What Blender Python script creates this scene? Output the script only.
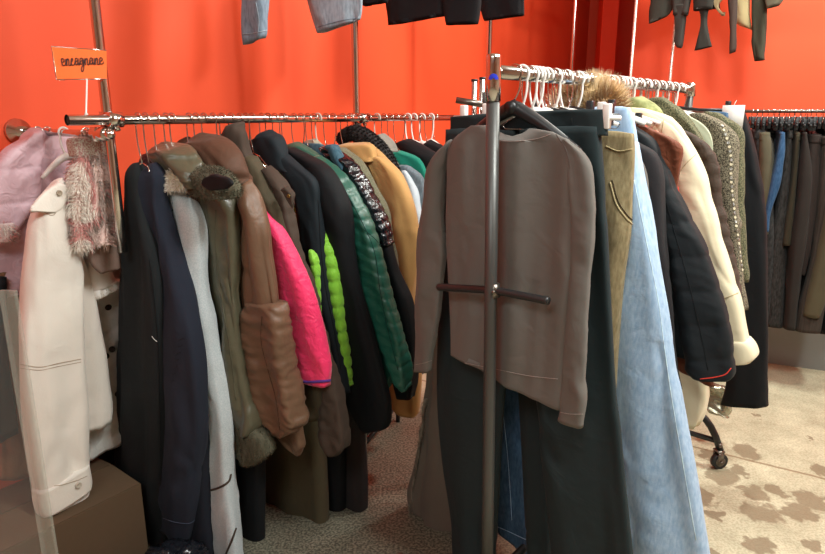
import bpy, bmesh, math, random
from mathutils import Vector, noise
from mathutils.bvhtree import BVHTree

for o in list(bpy.data.objects):
    bpy.data.objects.remove(o)
SC = bpy.context.scene
COL = SC.collection
PI = math.pi
R = math.radians

# ------------------------------------------------------------------ camera
FPX = 640.0
PITCH = R(14.2)
CAMZ = 1.5
cam_d = bpy.data.cameras.new('camera')
cam_d.sensor_fit = 'HORIZONTAL'
cam_d.sensor_width = 36.0
cam_d.lens = FPX / 825.0 * 36.0
cam_d.clip_start = 0.05
cam = bpy.data.objects.new('camera', cam_d)
COL.objects.link(cam)
cam.location = (0, 0, CAMZ)
cam.rotation_euler = (PI / 2 - PITCH, 0, 0)
SC.camera = cam

# ------------------------------------------------------------------ light
w = bpy.data.worlds.new('world')
SC.world = w
w.use_nodes = True
w.node_tree.nodes['Background'].inputs[0].default_value = (1.0, 0.95, 0.86, 1)
w.node_tree.nodes['Background'].inputs[1].default_value = 0.3
SC.view_settings.view_transform = 'Standard'
SC.view_settings.look = 'None'
SC.view_settings.gamma = 1.0
SC.view_settings.exposure = 0.0
SC.view_settings.use_curve_mapping = False


def area(name, loc, target, size, power, col=(1, .93, .82), sy=None):
    l = bpy.data.lights.new(name, 'AREA')
    l.shape = 'RECTANGLE'
    l.size = size
    l.size_y = sy or size
    l.energy = power
    l.color = col
    o = bpy.data.objects.new(name, l)
    COL.objects.link(o)
    o.location = loc
    o.rotation_euler = (Vector(target) - Vector(loc)).to_track_quat('-Z', 'Y').to_euler()
    return o


area('ceiling_or_fill_light', (1.15, 0.75, 3.1), (0.0, 2.3, 0.9), .6, 62, (.95, 1, .97), .4)
area('ceiling_or_fill_light', (3.1, 1.9, 3.05), (2.0, 3.6, 1.1), 0.28, 66, (.98, 1, .92))
area('ceiling_or_fill_light', (1.7, 2.9, 3.1), (0.5, 3.3, 1.0), 0.3, 42, (.97, 1, .93))
area('ceiling_or_fill_light', (-0.9, -0.9, 3.1), (-0.6, 1.8, 0.9), 1.6, 36, (.93, 1, .99), .6)  # added fill behind the camera, brightens the lower left clothes; no known fixture
area('ceiling_or_fill_light', (1.9, 0.4, 3.1), (1.2, 2.2, 0.2), .7, 24, (.97, 1, .94))


# ------------------------------------------------------------------ helpers
def S(r, g, b):
    def f(c):
        c /= 255.0
        return c / 12.92 if c <= .04045 else ((c + .055) / 1.055) ** 2.4
    return (f(r), f(g), f(b), 1)


def ray(x, y):
    u = (x - 412.5) / FPX
    v = (277.0 - y) / FPX
    c, s = math.cos(PITCH), math.sin(PITCH)
    return Vector((u, c + v * s, -s + v * c))


EYE = Vector((0, 0, CAMZ))


def at(x, y, zeta):
    return EYE + ray(x, y) * zeta


def floor_at(x, y):
    r = ray(x, y)
    return EYE + r * (-CAMZ / r.z)


def on_plane(x, y, P, a):
    """point where the sight line meets the vertical plane through P along horizontal axis a"""
    r = ray(x, y)
    nx, ny = -a[1], a[0]
    k = (P[0] * nx + P[1] * ny) / (r.x * nx + r.y * ny)
    return EYE + r * k


def root_of(o):
    while o.parent:
        o = o.parent
    return o


def thing(name, label, cat, loc=(0, 0, 0), group=None):
    o = bpy.data.objects.new(name, None)
    o.empty_display_size = .05
    COL.objects.link(o)
    o.location = loc
    o['label'] = label
    o['category'] = cat
    if group:
        o['group'] = group
    return o


def tag(o, label, cat, group=None, kind=None):
    o['label'] = label
    o['category'] = cat
    if group:
        o['group'] = group
    if kind:
        o['kind'] = kind
    return o


def obj(name, bm, mat, parent=None, smooth=True, label=None):
    """link the bmesh (world coordinates) as ONE mesh object; origin at the thing's base"""
    me = bpy.data.meshes.new(name)
    base = Vector((0, 0, 0))
    if parent is not None:
        base = Vector(root_of(parent).location)
    else:
        if len(bm.verts):
            xs = [v.co.x for v in bm.verts]
            ys = [v.co.y for v in bm.verts]
            zs = [v.co.z for v in bm.verts]
            base = Vector(((min(xs) + max(xs)) / 2, (min(ys) + max(ys)) / 2, min(zs)))
    for v in bm.verts:
        v.co -= base
    bm.normal_update()
    bm.to_mesh(me)
    bm.free()
    if smooth:
        for p in me.polygons:
            p.use_smooth = True
    o = bpy.data.objects.new(name, me)
    COL.objects.link(o)
    if parent is not None:
        o.parent = parent
        if parent.type == 'MESH' and parent.parent is None:
            pass
    else:
        o.location = base
    if mat:
        for m_ in (mat if isinstance(mat, (list, tuple)) else [mat]):
            me.materials.append(m_)
    if label:
        o['label'] = label
    return o


def tube(bm, pts, r, seg=8, caps=True, mi=0):
    pts = [Vector(p) for p in pts]
    n = len(pts)
    rr = r if isinstance(r, (list, tuple)) else [r] * n
    t0 = (pts[1] - pts[0]).normalized()
    up = Vector((0, 0, 1)) if abs(t0.z) < .9 else Vector((1, 0, 0))
    u = t0.cross(up).normalized()
    rings = []
    for i, p in enumerate(pts):
        t = (pts[min(i + 1, n - 1)] - pts[max(i - 1, 0)])
        if t.length < 1e-9:
            t = t0
        t.normalize()
        u = (u - t * u.dot(t))
        if u.length < 1e-6:
            u = t.orthogonal()
        u.normalize()
        v = t.cross(u)
        rings.append([bm.verts.new(p + (u * math.cos(2 * PI * k / seg) + v * math.sin(2 * PI * k / seg)) * rr[i]) for k in range(seg)])
    for i in range(n - 1):
        for k in range(seg):
            f = bm.faces.new((rings[i][k], rings[i][(k + 1) % seg], rings[i + 1][(k + 1) % seg], rings[i + 1][k]))
            f.material_index = mi
    if caps:
        bm.faces.new(rings[0][::-1])
        bm.faces.new(rings[-1])


def box(bm, c, a, half, zaxis=Vector((0, 0, 1))):
    """box centred at c, first axis a (horizontal), half sizes (along a, across, up)"""
    a = Vector((a[0], a[1], a[2] if len(a) > 2 else 0)).normalized()
    b = zaxis.cross(a).normalized()
    c = Vector(c)
    vs = []
    for sx in (-1, 1):
        for sy in (-1, 1):
            for sz in (-1, 1):
                vs.append(bm.verts.new(c + a * sx * half[0] + b * sy * half[1] + zaxis * sz * half[2]))
    for q in ((0, 1, 3, 2), (4, 6, 7, 5), (0, 4, 5, 1), (2, 3, 7, 6), (0, 2, 6, 4), (1, 5, 7, 3)):
        bm.faces.new([vs[i] for i in q])


def bevel(bm, w_, seg=2):
    bmesh.ops.bevel(bm, geom=list(bm.edges), offset=w_, segments=seg, affect='EDGES', profile=.5)


def ball(bm, c, r, u=12, v=8, scale=(1, 1, 1)):
    res = bmesh.ops.create_uvsphere(bm, u_segments=u, v_segments=v, radius=r)
    for vv in res['verts']:
        vv.co = Vector((vv.co.x * scale[0], vv.co.y * scale[1], vv.co.z * scale[2])) + Vector(c)


def catmull(P, n):
    """resample list of tuples to n rows, smooth, non overshooting"""
    m = len(P)
    if m == 2:
        return [tuple(P[0][j] + (P[1][j] - P[0][j]) * i / (n - 1) for j in range(len(P[0]))) for i in range(n)]
    # parametrise by mean length
    L = [0]
    for i in range(1, m):
        L.append(L[-1] + max(1e-3, math.dist(P[i], P[i - 1])))
    out = []
    j = 0
    for i in range(n):
        s = L[-1] * i / (n - 1)
        while j < m - 2 and L[j + 1] < s:
            j += 1
        t = (s - L[j]) / (L[j + 1] - L[j])
        p0 = P[max(j - 1, 0)]
        p1 = P[j]
        p2 = P[j + 1]
        p3 = P[min(j + 2, m - 1)]
        l0 = L[j] - L[max(j - 1, 0)] or 1
        l1 = L[j + 1] - L[j]
        l2 = L[min(j + 2, m - 1)] - L[j + 1] or 1
        row = []
        for c in range(len(p1)):
            m1 = ((p2[c] - p1[c]) / l1 + (p1[c] - p0[c]) / l0) / 2 if j > 0 else (p2[c] - p1[c]) / l1
            m2 = ((p2[c] - p1[c]) / l1 + (p3[c] - p2[c]) / l2) / 2 if j + 2 < m else (p2[c] - p1[c]) / l1
            t2, t3 = t * t, t * t * t
            row.append((2 * t3 - 3 * t2 + 1) * p1[c] + (t3 - 2 * t2 + t) * m1 * l1 + (-2 * t3 + 3 * t2) * p2[c] + (t3 - t2) * m2 * l1)
        out.append(tuple(row))
    return out


# ------------------------------------------------------------------ materials
MATS = {}


def nodes(name):
    m = bpy.data.materials.new(name)
    m.use_nodes = True
    nt = m.node_tree
    b = nt.nodes['Principled BSDF']
    return m, nt, b


def cloth_mat(name, col, rough=.85, kind='wool', var=.18, bump=.25, scale=220., sheen=.3, spec=.2, metal=0., col2=None):
    if name in MATS:
        return MATS[name]
    m, nt, b = nodes(name)
    N = nt.nodes
    L = nt.links
    tc = N.new('ShaderNodeTexCoord')
    no = N.new('ShaderNodeTexNoise')
    no.inputs['Scale'].default_value = 9
    no.inputs['Detail'].default_value = 6
    L.new(tc.outputs['Object'], no.inputs['Vector'])
    mix = N.new('ShaderNodeMix')
    mix.data_type = 'RGBA'
    d = [c * (1 - var) for c in col[:3]] + [1]
    l = [min(1, c * (1 + var)) for c in col[:3]] + [1]
    mix.inputs[6].default_value = d
    mix.inputs[7].default_value = l
    L.new(no.outputs['Fac'], mix.inputs[0])
    out = mix.outputs[2]
    fine = N.new('ShaderNodeTexNoise')
    fine.inputs['Scale'].default_value = scale
    fine.inputs['Detail'].default_value = 3
    L.new(tc.outputs['Object'], fine.inputs['Vector'])
    if kind in ('denim', 'tweed', 'cord', 'worn', 'furry'):
        mp = N.new('ShaderNodeMapping')
        mp.inputs['Scale'].default_value = {'denim': (130, 130, 40), 'tweed': (260, 260, 260), 'cord': (160, 160, 6), 'worn': (60, 60, 40), 'furry': (60, 60, 25)}[kind]
        L.new(tc.outputs['Object'], mp.inputs['Vector'])
        n2 = N.new('ShaderNodeTexNoise')
        n2.inputs['Scale'].default_value = 1.0
        n2.inputs['Detail'].default_value = 4
        L.new(mp.outputs[0], n2.inputs['Vector'])
        rp = N.new('ShaderNodeValToRGB')
        lo = {'tweed': .42, 'furry': .36}.get(kind, .3)
        rp.color_ramp.elements[0].position = lo
        rp.color_ramp.elements[1].position = 1 - lo
        L.new(n2.outputs['Fac'], rp.inputs[0])
        mx = N.new('ShaderNodeMix')
        mx.data_type = 'RGBA'
        c2 = col2 or tuple(min(1, c * 1.7 + .03) for c in col[:3]) + (1,)
        mx.inputs[7].default_value = c2
        L.new(out, mx.inputs[6])
        k = N.new('ShaderNodeMath')
        k.operation = 'MULTIPLY'
        k.inputs[1].default_value = {'denim': .75, 'tweed': .9, 'cord': .5, 'worn': .7, 'furry': .8}[kind]
        L.new(rp.outputs[0], k.inputs[0])
        L.new(k.outputs[0], mx.inputs[0])
        out = mx.outputs[2]
    L.new(out, b.inputs['Base Color'])
    bp = N.new('ShaderNodeBump')
    bp.inputs['Strength'].default_value = bump
    bp.inputs['Distance'].default_value = .0015
    L.new(fine.outputs['Fac'], bp.inputs['Height'])
    last = bp
    # soft wrinkles
    wr = N.new('ShaderNodeTexNoise')
    wr.inputs['Scale'].default_value = {'nylon': 26, 'satin': 18, 'leather': 30}.get(kind, 12)
    wr.inputs['Detail'].default_value = 2
    wr.inputs['Distortion'].default_value = 1.2
    L.new(tc.outputs['Object'], wr.inputs['Vector'])
    b2 = N.new('ShaderNodeBump')
    b2.inputs['Strength'].default_value = {'nylon': .55, 'satin': .28, 'leather': .4}.get(kind, .22)
    b2.inputs['Distance'].default_value = .012
    L.new(wr.outputs['Fac'], b2.inputs['Height'])
    L.new(bp.outputs[0], b2.inputs['Normal'])
    L.new(b2.outputs[0], b.inputs['Normal'])
    b.inputs['Roughness'].default_value = rough
    b.inputs['Metallic'].default_value = metal
    b.inputs['Specular IOR Level'].default_value = spec
    b.inputs['Sheen Weight'].default_value = sheen * min(1, .05 + 1.2 * max(col[:3]))
    b.inputs['Sheen Roughness'].default_value = .5
    MATS[name] = m
    return m


def simple(name, col, rough=.4, metal=0., spec=.5, alpha=None, trans=0.):
    if name in MATS:
        return MATS[name]
    m, nt, b = nodes(name)
    b.inputs['Base Color'].default_value = col
    b.inputs['Roughness'].default_value = rough
    b.inputs['Metallic'].default_value = metal
    b.inputs['Specular IOR Level'].default_value = spec
    b.inputs['Transmission Weight'].default_value = trans
    N, L = nt.nodes, nt.links
    tc = N.new('ShaderNodeTexCoord')
    no = N.new('ShaderNodeTexNoise')
    no.inputs['Scale'].default_value = 40
    L.new(tc.outputs['Object'], no.inputs['Vector'])
    mr = N.new('ShaderNodeMapRange')
    mr.inputs['To Min'].default_value = max(0, rough - .06)
    mr.inputs['To Max'].default_value = min(1, rough + .08)
    L.new(no.outputs['Fac'], mr.inputs[0])
    L.new(mr.outputs[0], b.inputs['Roughness'])
    if alpha is not None:
        b.inputs['Alpha'].default_value = alpha
    MATS[name] = m
    return m


chrome = simple('chrome', (.62, .60, .57, 1), .12, 1.)
steel = simple('satin_steel', S(120, 112, 104), .3, .85)
darktube = simple('dark_gunmetal_tube', S(82, 82, 80), .4, .5)
blackmetal = simple('black_painted_metal', S(40, 41, 42), .35, .2)
white_plastic = simple('white_plastic', S(228, 226, 220), .35)
clear_plastic = simple('cloudy_clear_plastic', S(205, 202, 190), .2, alpha=.6)
black_plastic = simple('black_plastic', S(26, 28, 30), .38)
blue_mark = simple('blue_marker', S(30, 50, 190), .5)
brass = simple('brass_zip', S(150, 125, 70), .35, .9)
silver = simple('silver_zip', S(170, 170, 168), .3, .9)
paper = simple('white_paper', S(225, 222, 215), .7)
rubber = simple('black_rubber', S(28, 28, 28), .6)


def wall_mat():
    m, nt, b = nodes('orange_red_paint')
    N, L = nt.nodes, nt.links
    tc = N.new('ShaderNodeTexCoord')
    no = N.new('ShaderNodeTexNoise')
    no.inputs['Scale'].default_value = 1.6
    no.inputs['Detail'].default_value = 5
    L.new(tc.outputs['Object'], no.inputs['Vector'])
    mx = N.new('ShaderNodeMix')
    mx.data_type = 'RGBA'
    mx.inputs[6].default_value = S(224, 76, 44)
    mx.inputs[7].default_value = S(236, 90, 50)
    L.new(no.outputs['Fac'], mx.inputs[0])
    L.new(mx.outputs[2], b.inputs['Base Color'])
    b.inputs['Roughness'].default_value = .55
    b.inputs['Specular IOR Level'].default_value = .3
    f = N.new('ShaderNodeTexNoise')
    f.inputs['Scale'].default_value = 90
    L.new(tc.outputs['Object'], f.inputs['Vector'])
    bp = N.new('ShaderNodeBump')
    bp.inputs['Strength'].default_value = .12
    bp.inputs['Distance'].default_value = .002
    L.new(f.outputs['Fac'], bp.inputs['Height'])
    L.new(bp.outputs[0], b.inputs['Normal'])
    return m


def floor_mat(stains, lines):
    m, nt, b = nodes('worn_concrete')
    N, L = nt.nodes, nt.links
    tc = N.new('ShaderNodeTexCoord')
    pos = tc.outputs['Object']
    # ragged edge
    n1 = N.new('ShaderNodeTexNoise')
    n1.inputs['Scale'].default_value = 22
    n1.inputs['Detail'].default_value = 6
    L.new(pos, n1.inputs['Vector'])
    sb = N.new('ShaderNodeVectorMath')
    sb.operation = 'SUBTRACT'
    sb.inputs[1].default_value = (.5, .5, .5)
    L.new(n1.outputs['Color'], sb.inputs[0])
    sc = N.new('ShaderNodeVectorMath')
    sc.operation = 'SCALE'
    sc.inputs['Scale'].default_value = .12
    L.new(sb.outputs[0], sc.inputs[0])
    ad = N.new('ShaderNodeVectorMath')
    L.new(pos, ad.inputs[0])
    L.new(sc.outputs[0], ad.inputs[1])
    prev = None
    for (cx, cy, rx, ry) in stains:
        s_ = N.new('ShaderNodeVectorMath')
        s_.operation = 'SUBTRACT'
        L.new(ad.outputs[0], s_.inputs[0])
        s_.inputs[1].default_value = (cx, cy, 0)
        q = N.new('ShaderNodeVectorMath')
        q.operation = 'MULTIPLY'
        q.inputs[1].default_value = (1 / rx, 1 / ry, 0)
        L.new(s_.outputs[0], q.inputs[0])
        ln = N.new('ShaderNodeVectorMath')
        ln.operation = 'LENGTH'
        L.new(q.outputs[0], ln.inputs[0])
        if prev is None:
            prev = ln.outputs['Value']
        else:
            mn = N.new('ShaderNodeMath')
            mn.operation = 'MINIMUM'
            L.new(prev, mn.inputs[0])
            L.new(ln.outputs['Value'], mn.inputs[1])
            prev = mn.outputs[0]
    mr = N.new('ShaderNodeMapRange')
    mr.inputs['From Min'].default_value = .85
    mr.inputs['From Max'].default_value = 1.1
    mr.inputs['To Min'].default_value = .8
    mr.inputs['To Max'].default_value = 0
    L.new(prev, mr.inputs[0])
    fac = mr.outputs[0]
    base = N.new('ShaderNodeTexNoise')
    base.inputs['Scale'].default_value = 5
    base.inputs['Detail'].default_value = 10
    base.inputs['Roughness'].default_value = .7
    L.new(pos, base.inputs['Vector'])
    rp = N.new('ShaderNodeValToRGB')
    rp.color_ramp.elements[0].position = .3
    rp.color_ramp.elements[0].color = S(160, 156, 130)
    rp.color_ramp.elements[1].position = .68
    rp.color_ramp.elements[1].color = S(208, 206, 178)
    L.new(base.outputs['Fac'], rp.inputs[0])
    sp = N.new('ShaderNodeTexNoise')
    sp.inputs['Scale'].default_value = 110
    sp.inputs['Detail'].default_value = 4
    L.new(pos, sp.inputs['Vector'])
    r2 = N.new('ShaderNodeValToRGB')
    r2.color_ramp.elements[0].position = .42
    r2.color_ramp.elements[0].color = (.62, .6, .56, 1)
    r2.color_ramp.elements[1].position = .55
    r2.color_ramp.elements[1].color = (1, 1, 1, 1)
    L.new(sp.outputs['Fac'], r2.inputs[0])
    ml = N.new('ShaderNodeMix')
    ml.data_type = 'RGBA'
    ml.blend_type = 'MULTIPLY'
    ml.inputs[0].default_value = .55
    L.new(rp.outputs[0], ml.inputs[6])
    L.new(r2.outputs[0], ml.inputs[7])
    gz = floor_at(330, 500)  # greyer speckled ground; its darkness also paints in shade between the racks
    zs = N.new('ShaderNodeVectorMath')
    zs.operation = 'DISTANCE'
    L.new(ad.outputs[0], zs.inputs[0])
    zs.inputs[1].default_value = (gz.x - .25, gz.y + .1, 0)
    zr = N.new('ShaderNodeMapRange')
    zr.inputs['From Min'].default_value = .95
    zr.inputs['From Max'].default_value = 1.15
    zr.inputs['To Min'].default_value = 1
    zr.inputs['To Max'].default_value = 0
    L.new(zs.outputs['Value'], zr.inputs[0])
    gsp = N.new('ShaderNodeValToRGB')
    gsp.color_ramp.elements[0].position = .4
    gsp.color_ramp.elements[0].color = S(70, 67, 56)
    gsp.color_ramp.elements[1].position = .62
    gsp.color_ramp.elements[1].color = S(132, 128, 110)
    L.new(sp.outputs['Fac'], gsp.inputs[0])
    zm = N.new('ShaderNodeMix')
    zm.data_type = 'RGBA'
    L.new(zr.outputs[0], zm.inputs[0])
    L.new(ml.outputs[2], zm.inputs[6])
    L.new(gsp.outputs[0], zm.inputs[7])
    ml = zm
    st = N.new('ShaderNodeMix')
    st.data_type = 'RGBA'
    L.new(fac, st.inputs[0])
    L.new(ml.outputs[2], st.inputs[6])
    st.inputs[7].default_value = S(122, 108, 84)
    out = st.outputs[2]
    for (p, q) in lines:
        dx, dy = q[0] - p[0], q[1] - p[1]
        l = math.hypot(dx, dy)
        nx, ny = -dy / l, dx / l
        dt = N.new('ShaderNodeVectorMath')
        dt.operation = 'DOT_PRODUCT'
        dt.inputs[1].default_value = (nx, ny, 0)
        n2 = N.new('ShaderNodeVectorMath')
        n2.operation = 'SCALE'
        n2.inputs['Scale'].default_value = .012
        L.new(n1.outputs['Color'], n2.inputs[0])
        a2 = N.new('ShaderNodeVectorMath')
        L.new(pos, a2.inputs[0])
        L.new(n2.outputs[0], a2.inputs[1])
        L.new(a2.outputs[0], dt.inputs[0])
        s2 = N.new('ShaderNodeMath')
        s2.operation = 'SUBTRACT'
        s2.inputs[1].default_value = nx * p[0] + ny * p[1]
        L.new(dt.outputs['Value'], s2.inputs[0])
        ab = N.new('ShaderNodeMath')
        ab.operation = 'ABSOLUTE'
        L.new(s2.outputs[0], ab.inputs[0])
        lt = N.new('ShaderNodeMapRange')
        lt.inputs['From Min'].default_value = .004
        lt.inputs['From Max'].default_value = .011
        lt.inputs['To Min'].default_value = .75
        lt.inputs['To Max'].default_value = 0
        L.new(ab.outputs[0], lt.inputs[0])
        k = N.new('ShaderNodeMix')
        k.data_type = 'RGBA'
        L.new(lt.outputs[0], k.inputs[0])
        L.new(out, k.inputs[6])
        k.inputs[7].default_value = S(120, 95, 66)
        out = k.outputs[2]
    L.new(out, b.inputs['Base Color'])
    b.inputs['Roughness'].default_value = .62
    bp = N.new('ShaderNodeBump')
    bp.inputs['Strength'].default_value = .3
    bp.inputs['Distance'].default_value = .003
    L.new(sp.outputs['Fac'], bp.inputs['Height'])
    L.new(bp.outputs[0], b.inputs['Normal'])
    return m


# ------------------------------------------------------------------ the room shell
D1 = Vector((.581, .814, 0)).normalized()      # direction of the long rail, the left wall too
N1 = Vector((.814, -.581, 0)).normalized()     # out of the left wall
Q0 = Vector((-.891, 1.865, 0))                 # foot of the first upright
RZ = 1.487                                     # height of the long rail
RW = Vector((.911, -.411, 0)).normalized()     # along the right wall
NW = Vector((-.411, -.911, 0)).normalized()    # out of the right wall
WL0 = Q0 - N1 * .5
H = 3.3
A = (WL0 + D1 * 5.0)
Bc = (WL0 - D1 * 4.0)
Cc = Vector((.6, -4.1, 0))
E = Vector((1.36, 4.15, 0))
Dd = E + RW * 3.55
F = Vector((2.5, 5.6, 0))
orange = wall_mat()
cream_wall = simple('cream_paint', S(205, 196, 178), .7)


def wall(name, p, q, mat, th=.12, z0=0, z1=H, inward=None):
    p, q = Vector(p), Vector(q)
    d = (q - p).normalized()
    nrm = Vector((-d.y, d.x, 0))
    if inward is not None and nrm.dot(inward - p) > 0:
        nrm = -nrm
    bm = bmesh.new()
    box(bm, (p + q) / 2 + nrm * th / 2 + Vector((0, 0, (z0 + z1) / 2)), d, ((q - p).length / 2, th / 2, (z1 - z0) / 2))
    o = obj(name, bm, mat, smooth=False)
    o['kind'] = 'structure'
    return o


mid = Vector((.6, 1.0, 0))
wall('wall_left', Bc, A, orange, inward=mid)
wall('wall_right', E, Dd, orange, inward=mid)
wall('wall_rear', Bc, Cc, cream_wall, inward=mid)
wall('wall_side', Cc, Dd, cream_wall, inward=mid)
wall('wall_back', A, A + Vector((2.6, -.35, 0)), orange, inward=mid)
# passage end behind the right wall: a pilaster between two recesses
wall('wall_passage', E - NW * .12, E - NW * .12 + Vector((.9, 2.1, 0)), orange, inward=Vector((1.0, 5, 0)))
bm = bmesh.new()
pc = at(604.5, 60, 5.45)
box(bm, (pc.x, pc.y, H / 2), (1, -.15, 0), (.062, .16, H / 2))
o = obj('wall_pilaster', bm, orange, smooth=False)
o['kind'] = 'structure'

stain_px = [(752, 492, 15, 9), (690, 365, 1, 1), (776, 490, 9, 7), (762, 513, 24, 12), (798, 512, 22, 10), (745, 450, 14, 9), (737, 470, 10, 8),
            (722, 476, 18, 10), (715, 515, 12, 5), (757, 545, 18, 10), (812, 545, 14, 7), (700, 494, 14, 12), (810, 500, 18, 12), (712, 455, 16, 6),
            (757, 416, 3, 1.4), (810, 438, 4, 1.6), (776, 512, 5, 3), (708, 552, 12, 4), (820, 470, 9, 5)]
stains = []
for (x, y, rx, ry) in stain_px:
    c = floor_at(x, y)
    ex = floor_at(x + rx, y)
    ey = floor_at(x, y + ry)
    stains.append((c.x, c.y, max(.012, .85 * (ex - c).length), max(.012, .85 * (ey - c).length)))
lines = [(floor_at(690, 445), floor_at(825, 478))]
bm = bmesh.new()
box(bm, (0.5, 1.5, -.05), (1, 0, 0), (5.5, 6.5, .05))
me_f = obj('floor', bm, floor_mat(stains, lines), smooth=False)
for v in me_f.data.vertices:   # keep object coordinates = world coordinates
    v.co += me_f.location
me_f.location = (0, 0, 0)
me_f['kind'] = 'structure'
bm = bmesh.new()
box(bm, (0.5, 1.5, H + .05), (1, 0, 0), (5.5, 6.5, .05))
o = obj('ceiling', bm, cream_wall, smooth=False)
o['kind'] = 'structure'
# grey lower band and skirting of the right wall
grey_paint = simple('grey_blue_paint', S(128, 130, 128), .6)
bm = bmesh.new()
box(bm, (E + Dd) / 2 + NW * .012 + Vector((0, 0, .2)), RW, (1.775, .012, .2))
o = obj('baseboard_right', bm, grey_paint, smooth=False)
o['kind'] = 'structure'
bm = bmesh.new()
box(bm, WL0 + D1 * 1.4 + N1 * .01 + Vector((0, 0, .05)), D1, (3.4, .01, .05))
o = obj('baseboard_left', bm, grey_paint, smooth=False)
o['kind'] = 'structure'


# ------------------------------------------------------------------ rails
class Rail:
    def __init__(s, P, d, z, r=.0145):
        s.P = Vector(P)
        s.d = Vector(d).normalized()
        s.n = Vector((s.d.y, -s.d.x, 0))
        s.z = z
        s.r = r

    def s_at(s, x, y=120):
        rr = ray(x, y)
        # P + d*t is parallel to ray
        det = s.d.x * rr.y - s.d.y * rr.x
        return -(s.P.x * rr.y - s.P.y * rr.x) / det

    def pt(s, t):
        p = s.P + s.d * t
        return Vector((p.x, p.y, s.z))


RL = Rail(Q0 + N1 * .035, D1, RZ)                                    # long rail
RP = Rail(Q0, -N1, 1.448, .011)                                      # short rail from first upright to the wall
n0 = Vector((.2, 1.6, 0))
f0 = Vector((1.147, 2.75, 0))
D2 = (f0 - n0).normalized()
RR = Rail(n0, D2, 1.60, .0165)                                       # rolling rack
rw0 = Vector((2.10, 3.484, 0))
RB = Rail(rw0, RW, 1.52, .009)                                       # rail by the right wall


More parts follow.
